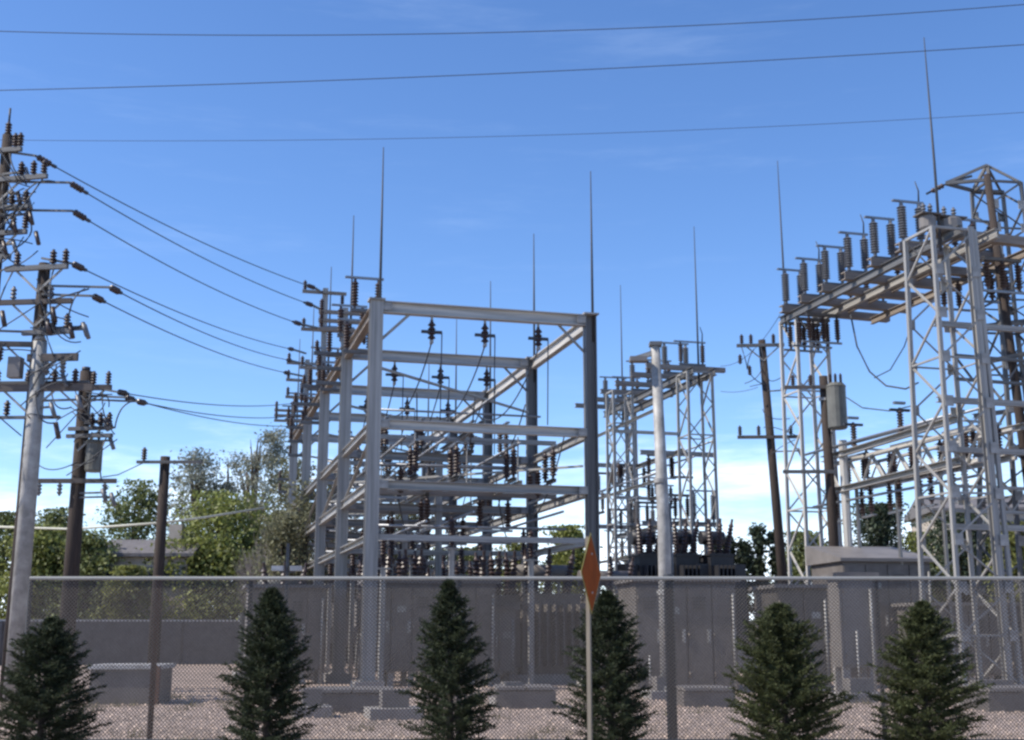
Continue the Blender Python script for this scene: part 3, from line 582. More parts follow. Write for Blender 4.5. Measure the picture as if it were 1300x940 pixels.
# dark vent box on control house front
def transformer(label, loc, rz, w_=1.9, dp=1.5, h=2.4, m='paint', rad='paint', z0=.25, bush=True, nf=7):
    t = thing('power_transformer', label, 'transformer', loc, rz)
    MB().box((0, 0, z0 / 2), (w_ + 1.4, dp + .8, z0)).build('plinth', M['concrete'], t)
    MB().box((0, 0, z0 + h / 2), (w_, dp, h)).box((0, 0, z0 + h + .03), (w_ + .12, dp + .12, .07)).build('tank', M[m], t)
    for s in (-1, 1):
        for k in range(nf): MB().box((s * (w_ / 2 + .3), -dp / 2 + .12 + k * (dp - .24) / (nf - 1), z0 + h / 2), (.5, .05, h * .82)).build('radiator_fin', M[rad], t)
    for k in range(nf): MB().box((-w_ / 2 + .15 + k * (w_ - .3) / (nf - 1), -dp / 2 - .25, z0 + h / 2), (.05, .42, h * .78)).build('radiator_fin', M[rad], t)
    cv = MB().tube((-w_ / 2, .35, z0 + h + .75), (w_ / 2, .35, z0 + h + .75), .28, n=10).build('conservator', M[m], t)
    bar('support', t, (-w_ * .3, .35, z0 + h), (-w_ * .3, .35, z0 + h + .5), .08, .08, 'B', 'galv'); bar('support', t, (w_ * .3, .35, z0 + h), (w_ * .3, .35, z0 + h + .5), .08, .08, 'B', 'galv')
    if bush:
        for k in (-1, 0, 1): inst('bushing', BUSH, t, (k * w_ * .32, -.3, z0 + h + .05), (R(10), R(8) * k, 0))
    return t
transformer('grey power transformer with fins under the right side of the big gantry', (at(692, 800, 40).x, 40, 0), RZ)
transformer('grey power transformer left of the tapered steel pole, in front of the far gantry', (at(772, 800, 44).x, 44, 0), R(10))
transformer('dark power transformer under the far left of the big gantry', yard(O1, -1.6, 9), RZ, 1.6, 1.4, 2.1, 'olive', 'olive')
for i, px in enumerate((822, 868, 912)):
    transformer(['dark finned transformer, left one of three under the far gantry', 'dark finned transformer, middle one of three under the far gantry', 'dark finned transformer, right one of three under the far gantry'][i], (at(px, 800, 50).x, 50, 0), RZ, 1.0, 1.2, 3.6, 'black', 'black', .9, nf=5)
# concrete vault and small things at left
t = thing('concrete_vault', 'low concrete vault with pale lid at the left side of the gravel', 'vault', (at(160, 842, 28).x, 28.5, 0), .05)
MB().box((0, 0, .38), (1.5, 1.3, .76)).build('body', M['paint'], t); MB().box((0, 0, .80), (1.62, 1.42, .09)).build('lid', M['galv_pale'], t); MB().box((.72, -.75, .42), (.14, .1, .8)).build('marker_board', M['rust'], t)
for i, (px, py, Y, wd) in enumerate(((395, 900, 24, .7), (500, 905, 23.5, 1.0), (650, 885, 27, .8), (842, 872, 30, .9), (1090, 880, 29, 1.2), (1260, 880, 28, 1.8))):
    p = at(px, py, Y); t = thing('concrete_pad', ['small concrete pad behind the slim spruce', 'concrete pad in front of the gantry, left of the tall ragged spruce', 'concrete pad right of the tall ragged spruce', 'concrete pad at the foot of the tapered steel pole', 'concrete pad between the two olive spruces', 'wide concrete pad at the right end of the yard'][i], 'concrete pad', (p.x, p.y, 0), RZ)
    MB().box((0, 0, .1), (wd, .8, .2)).build('slab', M['concrete'], t); MB().box((0, 0, .36), (wd * .5, .35, .32)).build('junction_box', M['paint_light'], t)
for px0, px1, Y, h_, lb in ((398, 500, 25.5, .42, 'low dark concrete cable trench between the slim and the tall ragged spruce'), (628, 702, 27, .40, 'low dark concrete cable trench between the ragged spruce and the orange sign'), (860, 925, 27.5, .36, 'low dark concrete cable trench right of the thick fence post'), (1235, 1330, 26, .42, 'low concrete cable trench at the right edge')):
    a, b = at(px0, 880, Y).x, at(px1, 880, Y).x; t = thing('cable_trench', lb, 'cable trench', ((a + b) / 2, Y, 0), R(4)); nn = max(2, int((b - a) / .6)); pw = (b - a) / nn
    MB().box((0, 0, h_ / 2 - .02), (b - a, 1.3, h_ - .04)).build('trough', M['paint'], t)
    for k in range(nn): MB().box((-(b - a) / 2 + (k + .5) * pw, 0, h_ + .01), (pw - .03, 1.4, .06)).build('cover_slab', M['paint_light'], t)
# floodlight post
p = at(366, 690, 30); t = thing('floodlight_post', 'thin dark post with two small white floodlight heads', 'floodlight', (p.x, 30, 0))
bar('post', t, (0, 0, 0), (0, 0, p.z), .08, .08, 'R', 'fpost'); zf = at(366, 722, 30).z
for s in (-1, 1): MB().box((s * .22, -.05, zf), (.28, .16, .12)).build('lamp_head', M['galv_pale'], t)
bar('bracket', t, (-.2, 0, zf - .08), (.2, 0, zf - .08), .04, .04, 'B', 'fpost')
# pipe rack/rail low near left

# tapered steel pole
p = at(830, 440, 30); pb = at(845, 740, 30)
t = thing('steel_pole', 'silver tapered steel pole with angled lamp arm, standing before the far gantry', 'pole', (p.x + .14, 30, 0))
MB().path([(0, 0, 0), (0, 0, 4), (-.1, 0, p.z)], [.18, .16, .115], 14).build('shaft', M['galv'], t)
MB().lathe([(.34, 0), (.34, .05), (.23, .06), (.23, .3)], 14).build('base_flange', M['galv'], t)
MB().box((-.1, 0, p.z + .05), (.3, .3, .1)).build('cap', M['galv_dark'], t)
for zq in (2.4, 5.1): MB().lathe([(.17 - zq * .006, zq), (.195 - zq * .006, zq + .02), (.195 - zq * .006, zq + .12), (.17 - zq * .006, zq + .14)], 14, (-.012 * zq, 0, 0)).build('seam_band', M['galv'], t)
MB().tube((.2, -.05, 0), (.16, -.05, 4.6), .025, n=6).build('conduit', M['galv_dark'], t); MB().box((-.02, -.22, 1.5), (.16, .1, .24)).build('hand_hole_cover', M['galv_brown'], t)
bar('lamp_arm', t, (-.1, 0, p.z - .15), (-.62, 0, p.z - .32), .1, .12, 'B', 'galv'); MB().box((-.55, -.1, p.z - .36), (.42, .3, .12)).build('lamp_head', M['paint_light'], t)

# ------------------------------------------------------------------ lattice pieces
GP = MB().box((0, 0, 0), (.26, .02, .3)).mesh('gusset_plate', M['galv'])
def lattice_column(t, cx0, cy0, w0, w1, z0, z1, nb, m='galv', lw=.1, bw=.06, dx=0, plates=False):
    def c(k, q):
        f = q; ww = (w0 + (w1 - w0) * f) / 2; sx_, sy = ((-1, -1), (1, -1), (1, 1), (-1, 1))[k % 4]
        return Vector((cx0 + dx * f + sx_ * ww, cy0 + sy * ww, z0 + (z1 - z0) * f))
    for k in range(4): bar('leg', t, c(k, 0), c(k, 1), lw, lw, 'L', m)
    if plates:
        for i in range(1, nb):
            for k in range(4): inst('gusset_plate', GP, t, c(k, i / nb) + Vector((0.1 if k in (0, 3) else -.1, -.07 if k < 2 else .07, 0)))
    for i in range(nb):
        for k in range(4):
            a, b = i / nb, (i + 1) / nb
            if i % 2: bar('brace', t, c(k, a), c(k + 1, b), bw, bw, 'L', m)
            else: bar('brace', t, c(k + 1, a), c(k, b), bw, bw, 'L', m)
            if i % 3 == 0: bar('strut', t, c(k, b), c(k + 1, b), bw, bw, 'L', m)
    for k in range(4): bar('strut', t, c(k, 1), c(k + 1, 1), bw * 1.3, bw * 1.3, 'L', m)
def truss(t, p0, p1, d, nb, m='galv', cw=.09, bw=.055, wd=.0):
    p0, p1 = Vector(p0), Vector(p1); dn = Vector((0, 0, -d))
    bar('chord', t, p0, p1, cw, cw, 'L', m); bar('chord', t, p0 + dn, p1 + dn, cw, cw, 'L', m)
    for i in range(nb):
        a, b = p0.lerp(p1, i / nb), p0.lerp(p1, (i + 1) / nb)
        bar('lacing', t, a + (dn if i % 2 else dn * 0), b + (dn * 0 if i % 2 else dn), bw, bw, 'L', m)

# right gantry: near lattice column (u=0), far lattice column (u=10.1), top deck between
O2 = Vector((at(1200, 300, 34).x, 34, 0)); H2 = 12.75
g2 = thing('lattice_gantry', 'tall grey lattice gantry at the right carrying a raised deck of switches', 'gantry', O2, RZ)
lattice_column(g2, -.2, 0, 1.7, 1.35, .2, H2, 10, 'galv', .11, .055, plates=True)
bar('centre_post', g2, (.35, -.75, .2), (.35, -.62, H2 + .1), .2, .2, 'I', 'galv')
lattice_column(g2, .75, 9.9, 1.35, 1.2, .2, H2, 9, 'galv_pale', .11, .06)
lattice_column(g2, 4.0, .5, 1.3, 1.1, .2, H2 - .9, 8, 'galv', .1, .055)
for (v, u) in ((-.2, 0), (.75, 9.9), (4.0, .5)): MB().box((v, u, .1), (2.1, 2.1, .22)).build('footing', M['concrete'], g2)
for v in (.1, 1.3): bar('deck_girder', g2, (v, -.6, H2 + .02), (v, 10.4, H2 + .02), .16, .28, 'I', 'galv_dark' if v < 1 else 'galv')
bar('deck_girder', g2, (3.2, .2, H2 - .05), (3.2, 9.3, H2 - .05), .14, .24, 'I', 'galv_brown')
deck_u = (.4, 2.0, 3.6, 5.2, 6.7, 8.2, 9.6)
for v in (.5, 1.7, 2.4): bar('deck_beam', g2, (v, .3, H2 + .32), (v, 9.8, H2 + .32), .12, .12, 'C', 'galv_brown')
for u in deck_u: bar('deck_beam', g2, (-.3, u, H2 + .25), (4.1 if u > 5 else 3.4, u, H2 + .18), .26, .26, 'C', 'galv_brown')
for (z, ln) in ((7.5, 0), (6.3, 0)):
    bar('side_beam', g2, (.3, .6, z), (.9, 9.3, z), .16, .2, 'C', 'galv'); None
truss(g2, (1.0, .5, 7.3), (1.1, 9.3, 7.3), .95, 12, 'galv_pale', .16, .09); truss(g2, (-.4, .6, 9.6), (.2, 9.2, 9.6), .0 + .5, 2, 'galv_dark') if False else None
truss(g2, (.2, .8, 5.6), (4.0, .9, 5.6), .7, 6, 'galv'); truss(g2, (.5, .7, 9.4), (4.0, .9, 9.4), .7, 6, 'galv_dark')
for (v, u) in ((-.25, -.1), (.1, 10.0)):
    MB().path([(v, u, H2 - .5), (v, u, H2 + 2.2), (v - .03, u, 18.9)], [.05, .04, .014], 6).build('lightning_rod', M['cable'], g2)
gs2 = 'tall switches on the raised deck'
for i, u in enumerate(deck_u[1:]):
    nm = ['nearest', 'second nearest', 'third', 'fourth', 'fifth', 'farthest'][i]
    make_switch(f'tall grey two post switch on the raised deck, {nm} of the left hand row', yard(O2, .25, u, H2 + .35), RZ, .62, 2, False, i % 2 == 0, gs2)
    if i % 2 == 0: make_switch(f'low brown switch on the raised deck, {nm} of the right hand row', yard(O2, 2.4, u, H2 + .3), RZ, 1.3, 3, True, False, gs2)
for (v, u0, u1, z) in ((2.0, .6, 8.6, 6.45), (2.6, .6, 5, 7.4)):
    bar('side_beam', g2, (v, u0, z), (v, u1, z), .14, .2, 'C', 'galv_pale' if z < 7 else 'galv')
truss(g2, (2.2, .6, 7.3), (2.2, 8.6, 7.3), .85, 11, 'galv_pale', .12, .07)
for (u, z) in ((.4, 8.0), (.5, 6.6), (.3, 10.2), (.3, 4.4)): bar('cross_beam', g2, (-.4, u, z), (4.8, u, z), .14, .16, 'C', 'galv')
for u in (2.6, 5.0, 7.4): bar('post', g2, (1.05, u, .1), (1.05, u, 6.3), .09, .09, 'I', 'galv')
for i in range(6):
    nm = ['first', 'second', 'third', 'fourth', 'fifth', 'sixth'][i]
    make_switch(f'grey switch between the side beams of the right gantry, {nm} from the near end', yard(O2, 1.7, 1.2 + i * 1.45, 6.5), RZ + R(90 if i % 2 else 10), 1.0, 2, True, False, 'switches between the side beams')
    make_switch(f'brown switch hung below the deck of the right gantry, {nm} from the near end', yard(O2, 2.6 + .4 * (i % 2) if i < 3 else .7, 1.0 + i * 1.1 if i < 3 else 8.4 + .7 * (i - 3), H2 - .15), RZ, 1.1, 3, True, False, 'switches below the deck', True)
# tank-like boxes on top of near column
for i, (v, u, sz) in enumerate(((-.55, .0, .55), (.25, .1, .8))):
    t = thing('capacitor_box', ['small grey box on the left of the near lattice column top', 'wider grey box on the near lattice column top, beside the lightning rod'][i], 'equipment box', yard(O2, v, u, H2 + .15), RZ)
    MB().lathe([(sz * .38, .0), (sz * .44, .05), (sz * .44, .36), (sz * .36, .42)], 12).build('body', M['paint_light'], t); MB().box((0, 0, .44), (sz + .08, .5, .04)).build('lid', M['paint'], t)
    for k in (-.2, .2): inst('bushing', PIN, t, (k * sz, 0, .46))
# mid level insulators & loop
for i, (v, u) in enumerate(((.95, 7.2), (.9, 4.3))):
    t = thing('post_insulator', ['tall cross topped insulator on the middle truss, left one', 'tall cross topped insulator on the middle truss, right one'][i], 'insulator', yard(O2, v, u, 7.6), RZ, 'insulators on the middle truss')
    inst('sheds', POSTB, t); bar('cross_bar', t, (-.35, 0, .82), (.35, 0, .82), .1, .08, 'B', 'cable'); bar('top_clamp', t, (-.2, 0, 1.05), (.2, 0, 1.05), .12, .08, 'B', 'alum')
for i in range(5):
    make_switch(f'brown switch under the middle truss of the right gantry, {["first", "second", "third", "fourth", "fifth"][i]} from the left', yard(O2, 1.1, 8.6 - i * 1.7, 6.35), RZ + R(80), .8, 2, True, False, 'switches under the middle truss', True)
wire('cable_loop', 'drooping cable loop from the deck to the right hand cross topped insulator', [at(1080, 400, 41), at(1088, 440, 41), at(1104, 472, 40.5), at(1125, 490, 40), at(1150, 494, 39), at(1166, 486, 38.6)], .03)
wire('cable_loop', 'drooping cable loop under the deck rising to the near lattice column', [at(1110, 480, 41), at(1130, 470, 40), at(1148, 440, 39), at(1158, 410, 38)], .02)
wire('cable_loop', 'slack cable sagging from the pole box to the middle truss', [at(1075, 505, 43), at(1095, 518, 42), at(1130, 522, 41), at(1160, 515, 40)], .022)
for i, (z, v) in enumerate(((7.75, .6), (7.95, 1.5), (5.9, .9))):
    p0 = yard(O2, v, .6, z); tag(MB().tube((0, 0, 0), (0, 9.5, 0), .045, n=7).build('bus_pipe', M['alum'], None, p0, RZ), ['bus pipe above the middle truss, left of two', 'bus pipe above the middle truss, right of two', 'bus pipe below the middle truss of the right gantry'][i], 'bus pipe')

# far gantry
O3 = Vector(O2) + U * 17.7
g3 = thing('lattice_gantry', 'smaller looking distant lattice gantry between the tapered pole and the wooden pole', 'gantry', O3, RZ); H3 = 12.2
lattice_column(g3, -.2, 0, 1.2, 1.1, .2, H3, 9, 'galv', .1, .055); lattice_column(g3, .0, 9.6, 1.2, 1.1, .2, H3, 9, 'galv', .1, .055); lattice_column(g3, -1.9, 4.6, 1.0, .9, .2, H3, 8, 'galv', .1, .055)
bar('centre_post', g3, (-1.2, 1.5, .2), (-1.2, 1.5, H3), .24, .24, 'I', 'galv'); 
for v in (-.6, .4): bar('deck_girder', g3, (v, -.8, H3), (v, 10.4, H3), .16, .3, 'I', 'galv_dark')
for u in (0, 1.8, 3.8, 5.8, 7.8, 9.6): bar('deck_beam', g3, (-2.4, u, H3 + .25), (1.2, u, H3 + .25), .2, .2, 'C', 'galv_brown')
for z in (6.0, 9.0): bar('side_beam', g3, (-.6, .5, z), (-.6, 9, z), .14, .2, 'C', 'galv'); bar('cross_beam', g3, (-2.2, 1.4, z), (1.2, 1.4, z), .14, .2, 'C', 'galv'); bar('cross_beam', g3, (-1.6, 9.4, z + .5), (.8, 9.4, z + .5), .14, .2, 'C', 'galv')
for (v, u) in ((0, 0), (.1, 9.6)): MB().path([(v, u, H3 - .5), (v, u, H3 + 2.2), (v, u, 18.8)], [.055, .04, .015], 6).build('lightning_rod', M['cable'], g3)
for i, u in enumerate((0, 1.8, 3.8, 5.8, 7.8, 9.6)):
    nm = ['nearest', 'second', 'third', 'fourth', 'fifth', 'farthest'][i]
    make_switch(f'grey switch on top of the distant gantry, {nm} of the row', yard(O3, -.3, u, H3 + .35), RZ, 1.0, 2, i % 2 == 0, i % 3 == 0, 'switches on the distant gantry')
    make_switch(f'brown switch hung inside the distant gantry, {nm} of the row', yard(O3, -.9, u * .85 + .8, 9.1 if i % 2 else 7.2), RZ, 1.1, 3, True, False, 'switches on the distant gantry', True)
    if i < 4: make_switch(f'brown switch low inside the distant gantry, {nm} of the row', yard(O3, -.9, u * .85 + .5, 4.6), RZ, 1.4, 3, True, False, 'switches on the distant gantry')

for i in range(8):
    nm = ['first', 'second', 'third', 'fourth', 'fifth', 'sixth', 'seventh', 'eighth'][i]
    make_switch(f'grey switch inside the distant gantry legs, {nm} from the near end', yard(O3, -1.6 if i % 2 else .2, .4 + i * 1.15, 5.9 + 1.1 * (i % 3)), RZ + R(90 if i % 2 else 0), .9, 2, i % 3 > 0, False, 'switches inside the distant gantry legs')
for z in (4.4, 7.4, 10.4): bar('cross_beam', g3, (-2.3, 4.6, z), (1.0, 4.6, z), .12, .14, 'C', 'galv_pale'); bar('side_beam', g3, (-1.8, .4, z + .3), (-1.8, 9, z + .3), .1, .12, 'C', 'galv')
for i, v in enumerate((-1.9, -.3, .6)):
    tag(MB().tube((0, 0, 0), (0, 9.5, 0), .04, n=7).build('bus_pipe', M['alum'], None, yard(O3, v, 0, 8.0 + .7 * i), RZ), ['bus pipe at the left side of the distant gantry', 'bus pipe through the middle of the distant gantry', 'bus pipe at the right side of the distant gantry'][i], 'bus pipe')
# far right lattice tower
pa = at(1252, 215, 38); O4 = Vector((pa.x - .15, 38, 0))
t4 = thing('lattice_tower', 'tallest dark lattice tower with pointed top at the right edge', 'tower', O4, R(8))
lattice_column(t4, .75, 0, 2.9, 1.25, .1, 11.0, 8, 'galv_dark', .12, .06, -.25, True); lattice_column(t4, .5, 0, 1.25, 1.1, 11.0, 15.75, 6, 'galv_dark', .10, .055, -.05, True)
top = Vector((0.2, 0, pa.z + .15)); zt = 15.75
for sx_ in (-1, 1):
    for sy in (-1, 1): bar('peak_member', t4, (.45 + sx_ * .55, sy * .55, zt), top, .09, .09, 'L', 'galv_dark')
for sy in (-.5, .5):
    bar('cross_arm', t4, (-1.3, 0, zt + .05), (-.1, sy, zt + .05), .1, .1, 'L', 'galv_dark'); bar('cross_arm', t4, (-1.3, 0, zt + .05), (-.1, sy, zt + .55), .08, .08, 'L', 'galv_dark')
bar('cross_arm', t4, (-.1, .5, zt + .05), (1.0, .5, zt + .05), .1, .1, 'L', 'galv_dark'); bar('cross_arm', t4, (-1.3, 0, zt + .08), top, .06, .06, 'L', 'galv_dark')
for (z, ln) in ((11.2, 1.6), (8.4, 1.6)): bar('cross_arm', t4, (-1.1, -.2, z - .3), (2.2, -.2, z + .2), .12, .14, 'C', 'galv_dark')
q = O4 + Matrix.Rotation(R(8), 3, 'Z') @ Vector((-1.3, 0, zt + .02))
def strain(label, p, d, ln=.6, group='strain insulators at the wire ends'):
    """insulator string lying along direction d from point p"""
    d = Vector(d).normalized(); t = thing('strain_insulator', label, 'insulator', p, 0, group)
    e = d.to_track_quat('Z', 'Y').to_euler(); inst('sheds', HANG, t, d * .06, e, (.75, .75, 1)); bar('clevis', t, (0, 0, 0), d * .1, .05, .05, 'B', 'galv_dark'); bar('clamp', t, d * .66, d * .82, .07, .07, 'B', 'cable'); return Vector(p) + d * .8
strain('strain insulator hanging off the left arm tip of the tallest tower', q, (-.8, -.2, -.45))
# brown wooden pole inside the tower
def pole(label, px, py, Y, r0, r1, lean=0, name='utility_pole', cond=None, m='wood'):
    p = at(px, py, Y); t = thing(name, label, 'utility pole', (p.x + lean, Y, 0), 0); t['h'] = p.z
    MB().path([(0, 0, 0), (-lean * .5, 0, p.z * .5), (-lean, 0, p.z)], [r0, (r0 + r1) / 2, r1], 12).build('pole_shaft', M[m], t); return t, p
tp, p = pole('tall brown wooden pole against the tallest lattice tower', 1253, 222, 36.5, .17, .11, .75)
bar('crossarm', tp, (-1.5, -.2, 9.5), (.5, -.2, 9.9), .12, .14, 'B', 'galv_dark')

def arm(t, x, z, l, r_, ang=0, m='wood_arm', pins=(), pm=PIN, y=-.2, h=.12, brace=True, up=True):
    c, s = math.cos(ang), math.sin(ang)
    bar('crossarm', t, (x - l * c, y - l * s, z), (x + r_ * c, y + r_ * s, z), .1, h, 'B', m)
    for q in pins: inst('insulator', pm, t, (x + q * c, y + q * s, z + (h / 2 if up else -h / 2)), 0 if up else (math.pi, 0, 0))
    if brace:
        for sg in (-.6, .6):
            if -l < sg < r_: bar('arm_brace', t, (x, y + .02, z - .6), (x + sg * c, y + .02 + sg * s, z - h / 2), .03, .05, 'B', 'galv')

def loopc(t, a, b, drop, r=.02, m='cable', side=(0, -.3, 0)):
    a, b = Vector(a), Vector(b); n_ = 9; MB().path([a.lerp(b, k / n_) + (Vector(side) - Vector((0, 0, drop))) * (4 * (k / n_) * (1 - k / n_)) for k in range(n_ + 1)], r, 5).build('jumper', M[m], t)

# pole A (left edge, tallest)
YA = 30
tA, pA = pole('tallest wooden pole cut by the left edge of the picture', 10, 172, YA, .19, .13, -.02)
xA, zA = 0, pA.z
inst('insulator', PINB, tA, (.02, 0, zA)); MB().tube((.02, 0, zA + .3), (.02, 0, zA + .75), .03, n=6).build('top_spike', M['cable'], tA)
S = YA / 1506.
for (py, l, r_, pins) in ((195, .3, .55, (.35, .5)), (232, .6, 1.35, (.6, .95, 1.25)), (268, 1.0, .9, (.4, .8)), (300, 1.2, .9, (.5, .85)), (330, .9, .5, ())):
    arm(tA, 0, at(10, py, YA).z, l, r_, R(-12), 'galv_dark', pins, PINB)
zz = lambda py: at(10, py, YA).z
loopc(tA, (.15, -.1, zz(190)), (.75, -.3, zz(240)), .15); loopc(tA, (.45, -.3, zz(285)), (1.5, -.4, zz(238)), -.25); loopc(tA, (.3, -.3, zz(300)), (1.15, -.3, zz(232)), .3); loopc(tA, (.5, -.2, zz(270)), (.6, -.3, zz(320)), 0, side=(.4, 0, 0)); loopc(tA, (.1, -.2, zz(235)), (.55, -.2, zz(300)), .2)
loopc(tA, (-.5, -.2, zz(250)), (.5, -.3, zz(265)), .35); loopc(tA, (0, -.2, zz(300)), (.9, -.3, zz(345)), .2); loopc(tA, (.3, -.3, zz(330)), (.1, -.3, zz(380)), .2)
# cutouts on A
for (x, py) in ((.55, 250), (.9, 275), (.5, 285), (.3, 312), (1.1, 300)):
    MB().tube((x, -.35, zz(py)), (x + .12, -.4, zz(py) - .35), .055, n=7).build('fuse_cutout', M['porcelain'], tA)

# pole B: dark wood with silver riser conduit
YB = 29
tB, pB = pole('dark wooden pole with broad silver riser conduit leaning at the left', 57, 335, YB, .19, .14, -.05)
zb = lambda py: at(57, py, YB).z
MB().path([(.17, -.16, .0), (.17, -.15, zb(560)), (.14, -.13, zb(436))], [.20, .19, .17], 12).build('riser_conduit', M['galv'], tB)
MB().path([(.14, -.13, zb(436)), (.12, -.1, zb(426))], [.17, .08], 12).build('conduit_head', M['galv'], tB)
arm(tB, 0, zb(343), .9, .75, R(-10), 'galv_dark', (.35, .68, -.6), PINB)
arm(tB, 0, zb(386), 1.5, .9, R(-6), 'wood_arm', (-1.1, -.6, .35), PIN)
arm(tB, 0, zb(425), .3, 1.0, R(-10), 'galv_dark', (.5, .85), PINB, brace=False)
arm(tB, 0, zb(440), .9, .2, R(5), 'wood_arm', (-.75,), PINB, up=False)
arm(tB, 0, zb(457), .1, 1.15, R(-6), 'wood_arm', (.4, .8), PIN, up=False, h=.18)
arm(tB, 0, zb(495), 1.6, 1.55, R(-3), 'wood_arm', (-1.3, -.8, .6, 1.1), PINB, h=.16); arm(tB, 0, zb(484), 1.6, 1.3, R(-3), 'galv_dark', (), brace=False, y=.2, h=.07)
arm(tB, 0, zb(532), .9, .8, R(-2), 'galv_dark', (-.5,), PINB, brace=False, h=.07)
for (a, b, dr) in (((.4, 345), (.55, 425), 0), ((.85, 425), (1.2, 372), -.1), ((-.6, 350), (-.9, 440), .1), ((.35, 386), (1.3, 372), .12), ((-1.2, 386), (-.3, 343), -.2), ((.2, 500), (.75, 540), .3), ((-1.1, 495), (-.6, 440), .1), ((-1.3, 500), (-1.0, 600), 0)):
    loopc(tB, (a[0], -.3, zb(a[1])), (b[0], -.35, zb(b[1])), dr)
for (x, py) in ((.45, 395), (.35, 410), (.9, 415), (-.75, 400), (-1.0, 450), (.75, 540)):
    MB().tube((x, -.35, zb(py)), (x + .12, -.4, zb(py) - .38), .06, n=7).build('fuse_cutout', M['porcelain'], tB)

# pole C
YC = 33
tC, pC = pole('thick brown wooden pole with tank and three crossarms, second from the left', 110, 472, YC, .23, .17, -.02)
zc_ = lambda py: at(110, py, YC).z
MB().tube((0, 0, pC.z), (0, 0, pC.z + .12), .12, n=8).build('pole_cap', M['cable'], tC)
arm(tC, 0, zc_(494), 2.2, .8, 0, 'wood_arm', (.3, .7, -1.5), PINB, h=.15)
arm(tC, 0, zc_(546), .3, .9, R(-8), 'galv_dark', (.35, .6, .85), PINB, h=.1); arm(tC, 0, zc_(556), .3, 1.0, R(-8), 'galv_dark', (), h=.1, y=-.3, brace=False)
arm(tC, 0, zc_(612), 1.15, 1.1, 0, 'wood_arm', (-.95, -.4, .8), PIN, up=False, brace=False)
for (a, b, dr) in (((.6, 500), (1.0, 546), .2), ((.3, 500), (.45, 548), .1), ((.8, 556), (.75, 612), 0), ((-.8, 494), (-.2, 520), .3), ((1.0, 546), (1.5, 512), -.1)):
    loopc(tC, (a[0], -.3, zc_(a[1])), (b[0], -.35, zc_(b[1])), dr)
t = thing('pole_transformer', 'grey can transformer on the thick brown pole', 'transformer', (tC.location.x + .42, YC - .1, zc_(600)), 0)
MB().lathe([(.2, 0), (.22, .05), (.22, .75), (.24, .78), (.2, .86)], 14).build('tank', M['olive'], t)
for k in (-.1, .1): inst('bushing', PINB, t, (k, 0, .82), scale=(.6, .6, .7))
bar('bracket', t, (-.36, .08, .55), (-.18, .04, .55), .1, .08, 'B', 'galv')

# pole D
YD = 35
tD, pD = pole('short brown wooden pole with a single thin crossarm, right of the thick one', 210, 580, YD, .17, .14)
zd = at(210, 588, YD).z; arm(tD, 0, zd, .75, 1.1, 0, 'galv_dark', (-.55,), PINB, brace=False, h=.08)

# pole E between gantries
YE = 46
tE, pE = pole('dark leaning wooden pole between the two right gantries', 967, 432, YE, .20, .14, .55)
ze = lambda py: at(967, py, YE).z
arm(tE, -.55, ze(440), 1.0, .8, R(-5), 'galv_dark', (-.8, -.45, .4, .7), PINB); arm(tE, -.35, ze(556), 1.3, 1.1, R(-3), 'wood_arm', (-1.2, -.5, .7), PINB, brace=False)
loopc(tE, (-1.4, -.2, ze(440)), (-1.2, -.2, ze(470)), .2); loopc(tE, (-.9, -.2, ze(445)), (-.6, -.2, ze(490)), .1, side=(-.4, 0, 0))
inst('insulator', PINB, tE, (-1.45, -.2, ze(464))); inst('insulator', PINB, tE, (-1.1, -.2, ze(478)))
# pole F with regulator box
YF = 42
tF, pF = pole('dark wooden pole carrying a large grey regulator tank, right of the far columns', 1045, 478, YF, .2, .15, .1)
arm(tF, -.1, at(1045, 493, YF).z, 1.4, .3, R(-3), 'wood_arm', (-1.1, -.5), PINB, brace=False); arm(tF, -.1, at(1045, 600, YF).z, 1.6, .2, 0, 'galv_dark', (), brace=False)
p = at(1064, 545, YF - .35); t = thing('regulator_tank', 'large grey brown regulator tank strapped to the dark pole', 'transformer', p, 0)
MB().lathe([(.28, 0), (.33, .05), (.33, 1.45), (.35, 1.48), (.25, 1.6)], 16).build('tank', M['olive'], t)
for k in range(3): inst('bushing', POSTB, t, (-.18 + .18 * k, 0, 1.55), scale=(.55, .55, .45))
bar('bracket', t, (-.3, .2, 1.1), (-.5, .35, 1.1), .1, .1, 'B', 'galv')
bar('riser_conduit', tF, (.42, -.1, 0), (.42, -.1, at(1070, 560, YF).z), .3, .3, 'R', 'galv_pale')

rr = random.Random(3)
for tt, zf_, pys, xr, n_ in ((tA, zz, (185, 345), 1.2, 14), (tB, zb, (345, 560), 1.4, 18), (tC, zc_, (485, 640), 1.1, 14), (tE, lambda q: ze(q), (440, 580), 1.1, 6)):
    for k in range(n_):
        a, b = rr.uniform(*pys), rr.uniform(*pys); x0 = rr.uniform(-.25, .25) - tt.get('lx', 0); x1 = rr.choice((-1, 1, 1)) * rr.uniform(.4, 1) * xr
        if tt is tE: x0 -= .45; x1 -= .45
        loopc(tt, (x0, -.25, zf_(a)), (x1, -.3, zf_(a + (b - a) * .4)), rr.uniform(-.25, .35), .016, side=(rr.uniform(-.3, .3), -.15, 0))
        if k % 3 == 0: MB().tube((x1, -.3, zf_(b)), (x1 + .14, -.34, zf_(b) - .34), .055, n=7).build('fuse_cutout', M['porcelain_grey'], tt); bar('bracket', tt, (x1, -.3, zf_(b) - .1), (0 if tt is not tE else -.45, -.1, zf_(b) - .1), .05, .05, 'B', 'galv_dark')
MB().box((-.35, -.25, zb(470)), (.3, .25, .5)).build('switch_box', M['paint_light'], tB)
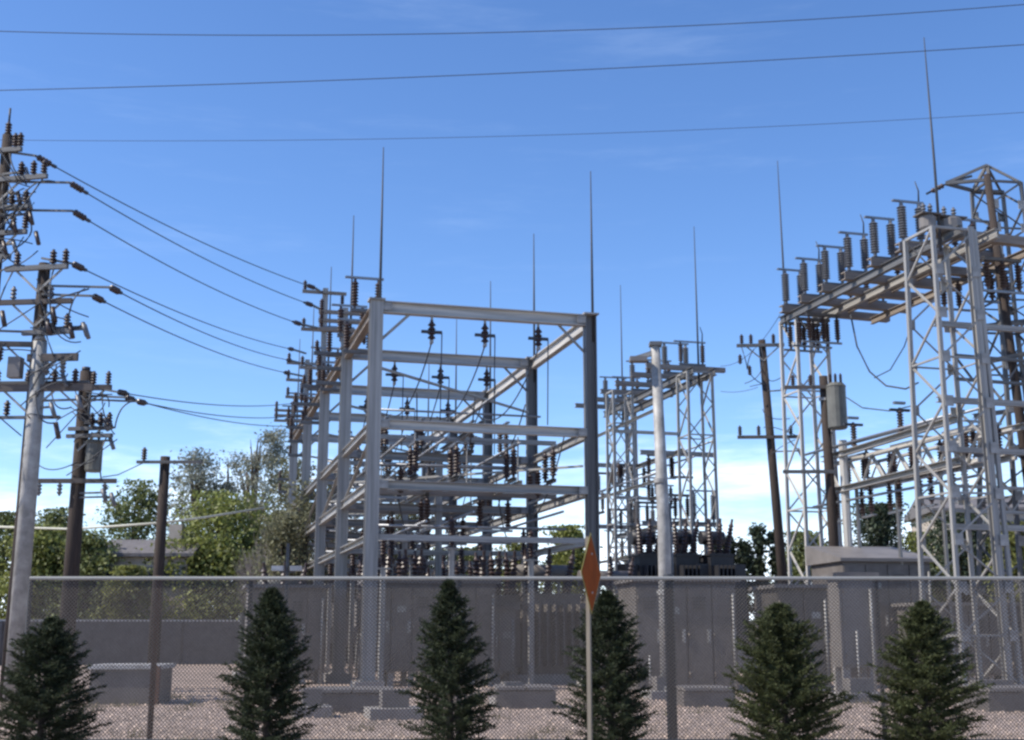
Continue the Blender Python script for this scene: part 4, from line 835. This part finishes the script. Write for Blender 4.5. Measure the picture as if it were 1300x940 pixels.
# ------------------------------------------------------------------ lines from the left poles to the gantry
ends = [((45, 198), (400, 366), YA, 45, 'A'), ((88, 232), (397, 388), YA, 45, 'A'), ((92, 268), (382, 412), YA, 45, 'A'),
        ((92, 335), (372, 444), YB, 51, 'B'), ((140, 365), (369, 458), YB, 51, 'B'), ((118, 376), (366, 474), YB, 51, 'B'),
        ((150, 498), (374, 512), YC, 57, 'C'), ((175, 510), (374, 528), YC, 57, 'C'), ((160, 505), (374, 541), YC, 57, 'C')]
who = dict(A='tallest wooden pole at the left edge', B='pole with the silver conduit', C='thick brown pole')
whos = dict(A='the tallest pole', B='the conduit pole', C='the thick pole')
ordn = ['upper', 'middle', 'lower'] * 3
for i, (a, b, Y0, Y1, k) in enumerate(ends):
    p0, p1 = at(a[0], a[1], Y0 - .3), at(b[0], b[1], Y1); sg = .25
    pts = sag(p0, p1, sg, 16)
    e0 = strain(f'strain insulator at the pole end of the {ordn[i]} wire from {whos[k]}', p0, pts[1] - pts[0]); e1 = strain(f'strain insulator at the gantry end of the {ordn[i]} wire from {whos[k]}', p1, pts[-2] - pts[-1])
    pts = [e0] + [q for q in pts[1:-1]] + [e1]
    wire('power_line', f'{ordn[i]} power wire from the {who[k]} down to the gantry', pts, .017, 'cable', 'power line', 'wires from the left poles to the gantry')
    # tie to the pole
    src = {'A': tA, 'B': tB, 'C': tC}[k]; l0 = p0 - src.location
    bar('wire_bracket', src, (0.0, -.1, l0.z + (.1 if i % 3 else .2)), l0, .05, .05, 'B', 'galv_dark')
    lg = Matrix.Rotation(-RZ, 3, 'Z') @ (p1 - O1); near = dict(A=12.6, B=18.9, C=25.2)[k]
    bar('wire_bracket', g1, (-.18, near, lg.z + .1), lg, .07, .07, 'B', 'galv_dark')
wire('communication_cable', 'pale cable slung behind the left poles at tree height', [at(-40, 668, 38), at(90, 672, 37), at(150, 668, 36), at(205, 664, 35.4), at(260, 657, 36), at(335, 645, 40)], .035, 'cable_pale')
wire('guy_wire', 'thin dark wire from the short pole crossarm up to the thick pole', [at(182, 588, 34.8), at(150, 603, 33.5), at(130, 606, 33)], .015)
# overhead wires
def over(label, a, b, c, Y, r=.010):
    A, B, C = at(*a, Y), at(*b, Y), at(*c, Y); pts = []
    for k in range(-12, 37):
        t = k / 24.; pts.append(A * ((1 - t) * (1 - 2 * t)) + B * (4 * t * (1 - t)) + C * (t * (2 * t - 1)))
    wire('overhead_wire', label, pts, r, 'cable', 'power line', 'overhead wires across the sky')
over('uppermost wire crossing the top of the sky', (0, 40), (650, 41), (1300, 6), 26)
over('middle wire of the three crossing the sky', (0, 115), (650, 93), (1300, 57), 26)
over('lowest and faintest wire crossing the sky', (0, 178), (650, 173), (1300, 143), 27, .006)
over('thin wire from the wooden pole to the right gantry columns', (860, 505), (940, 498), (1010, 490), 46, .012) if False else None
wire('power_line', 'thin wire sagging from the distant gantry up to the right gantry', sag(at(915, 465, 52), at(990, 400, 44), .5), .012, 'cable', 'power line')
wire('power_line', 'level thin wire from the distant gantry to the leaning wooden pole', sag(at(915, 497, 51), at(962, 492, 46), .1), .012, 'cable', 'power line')
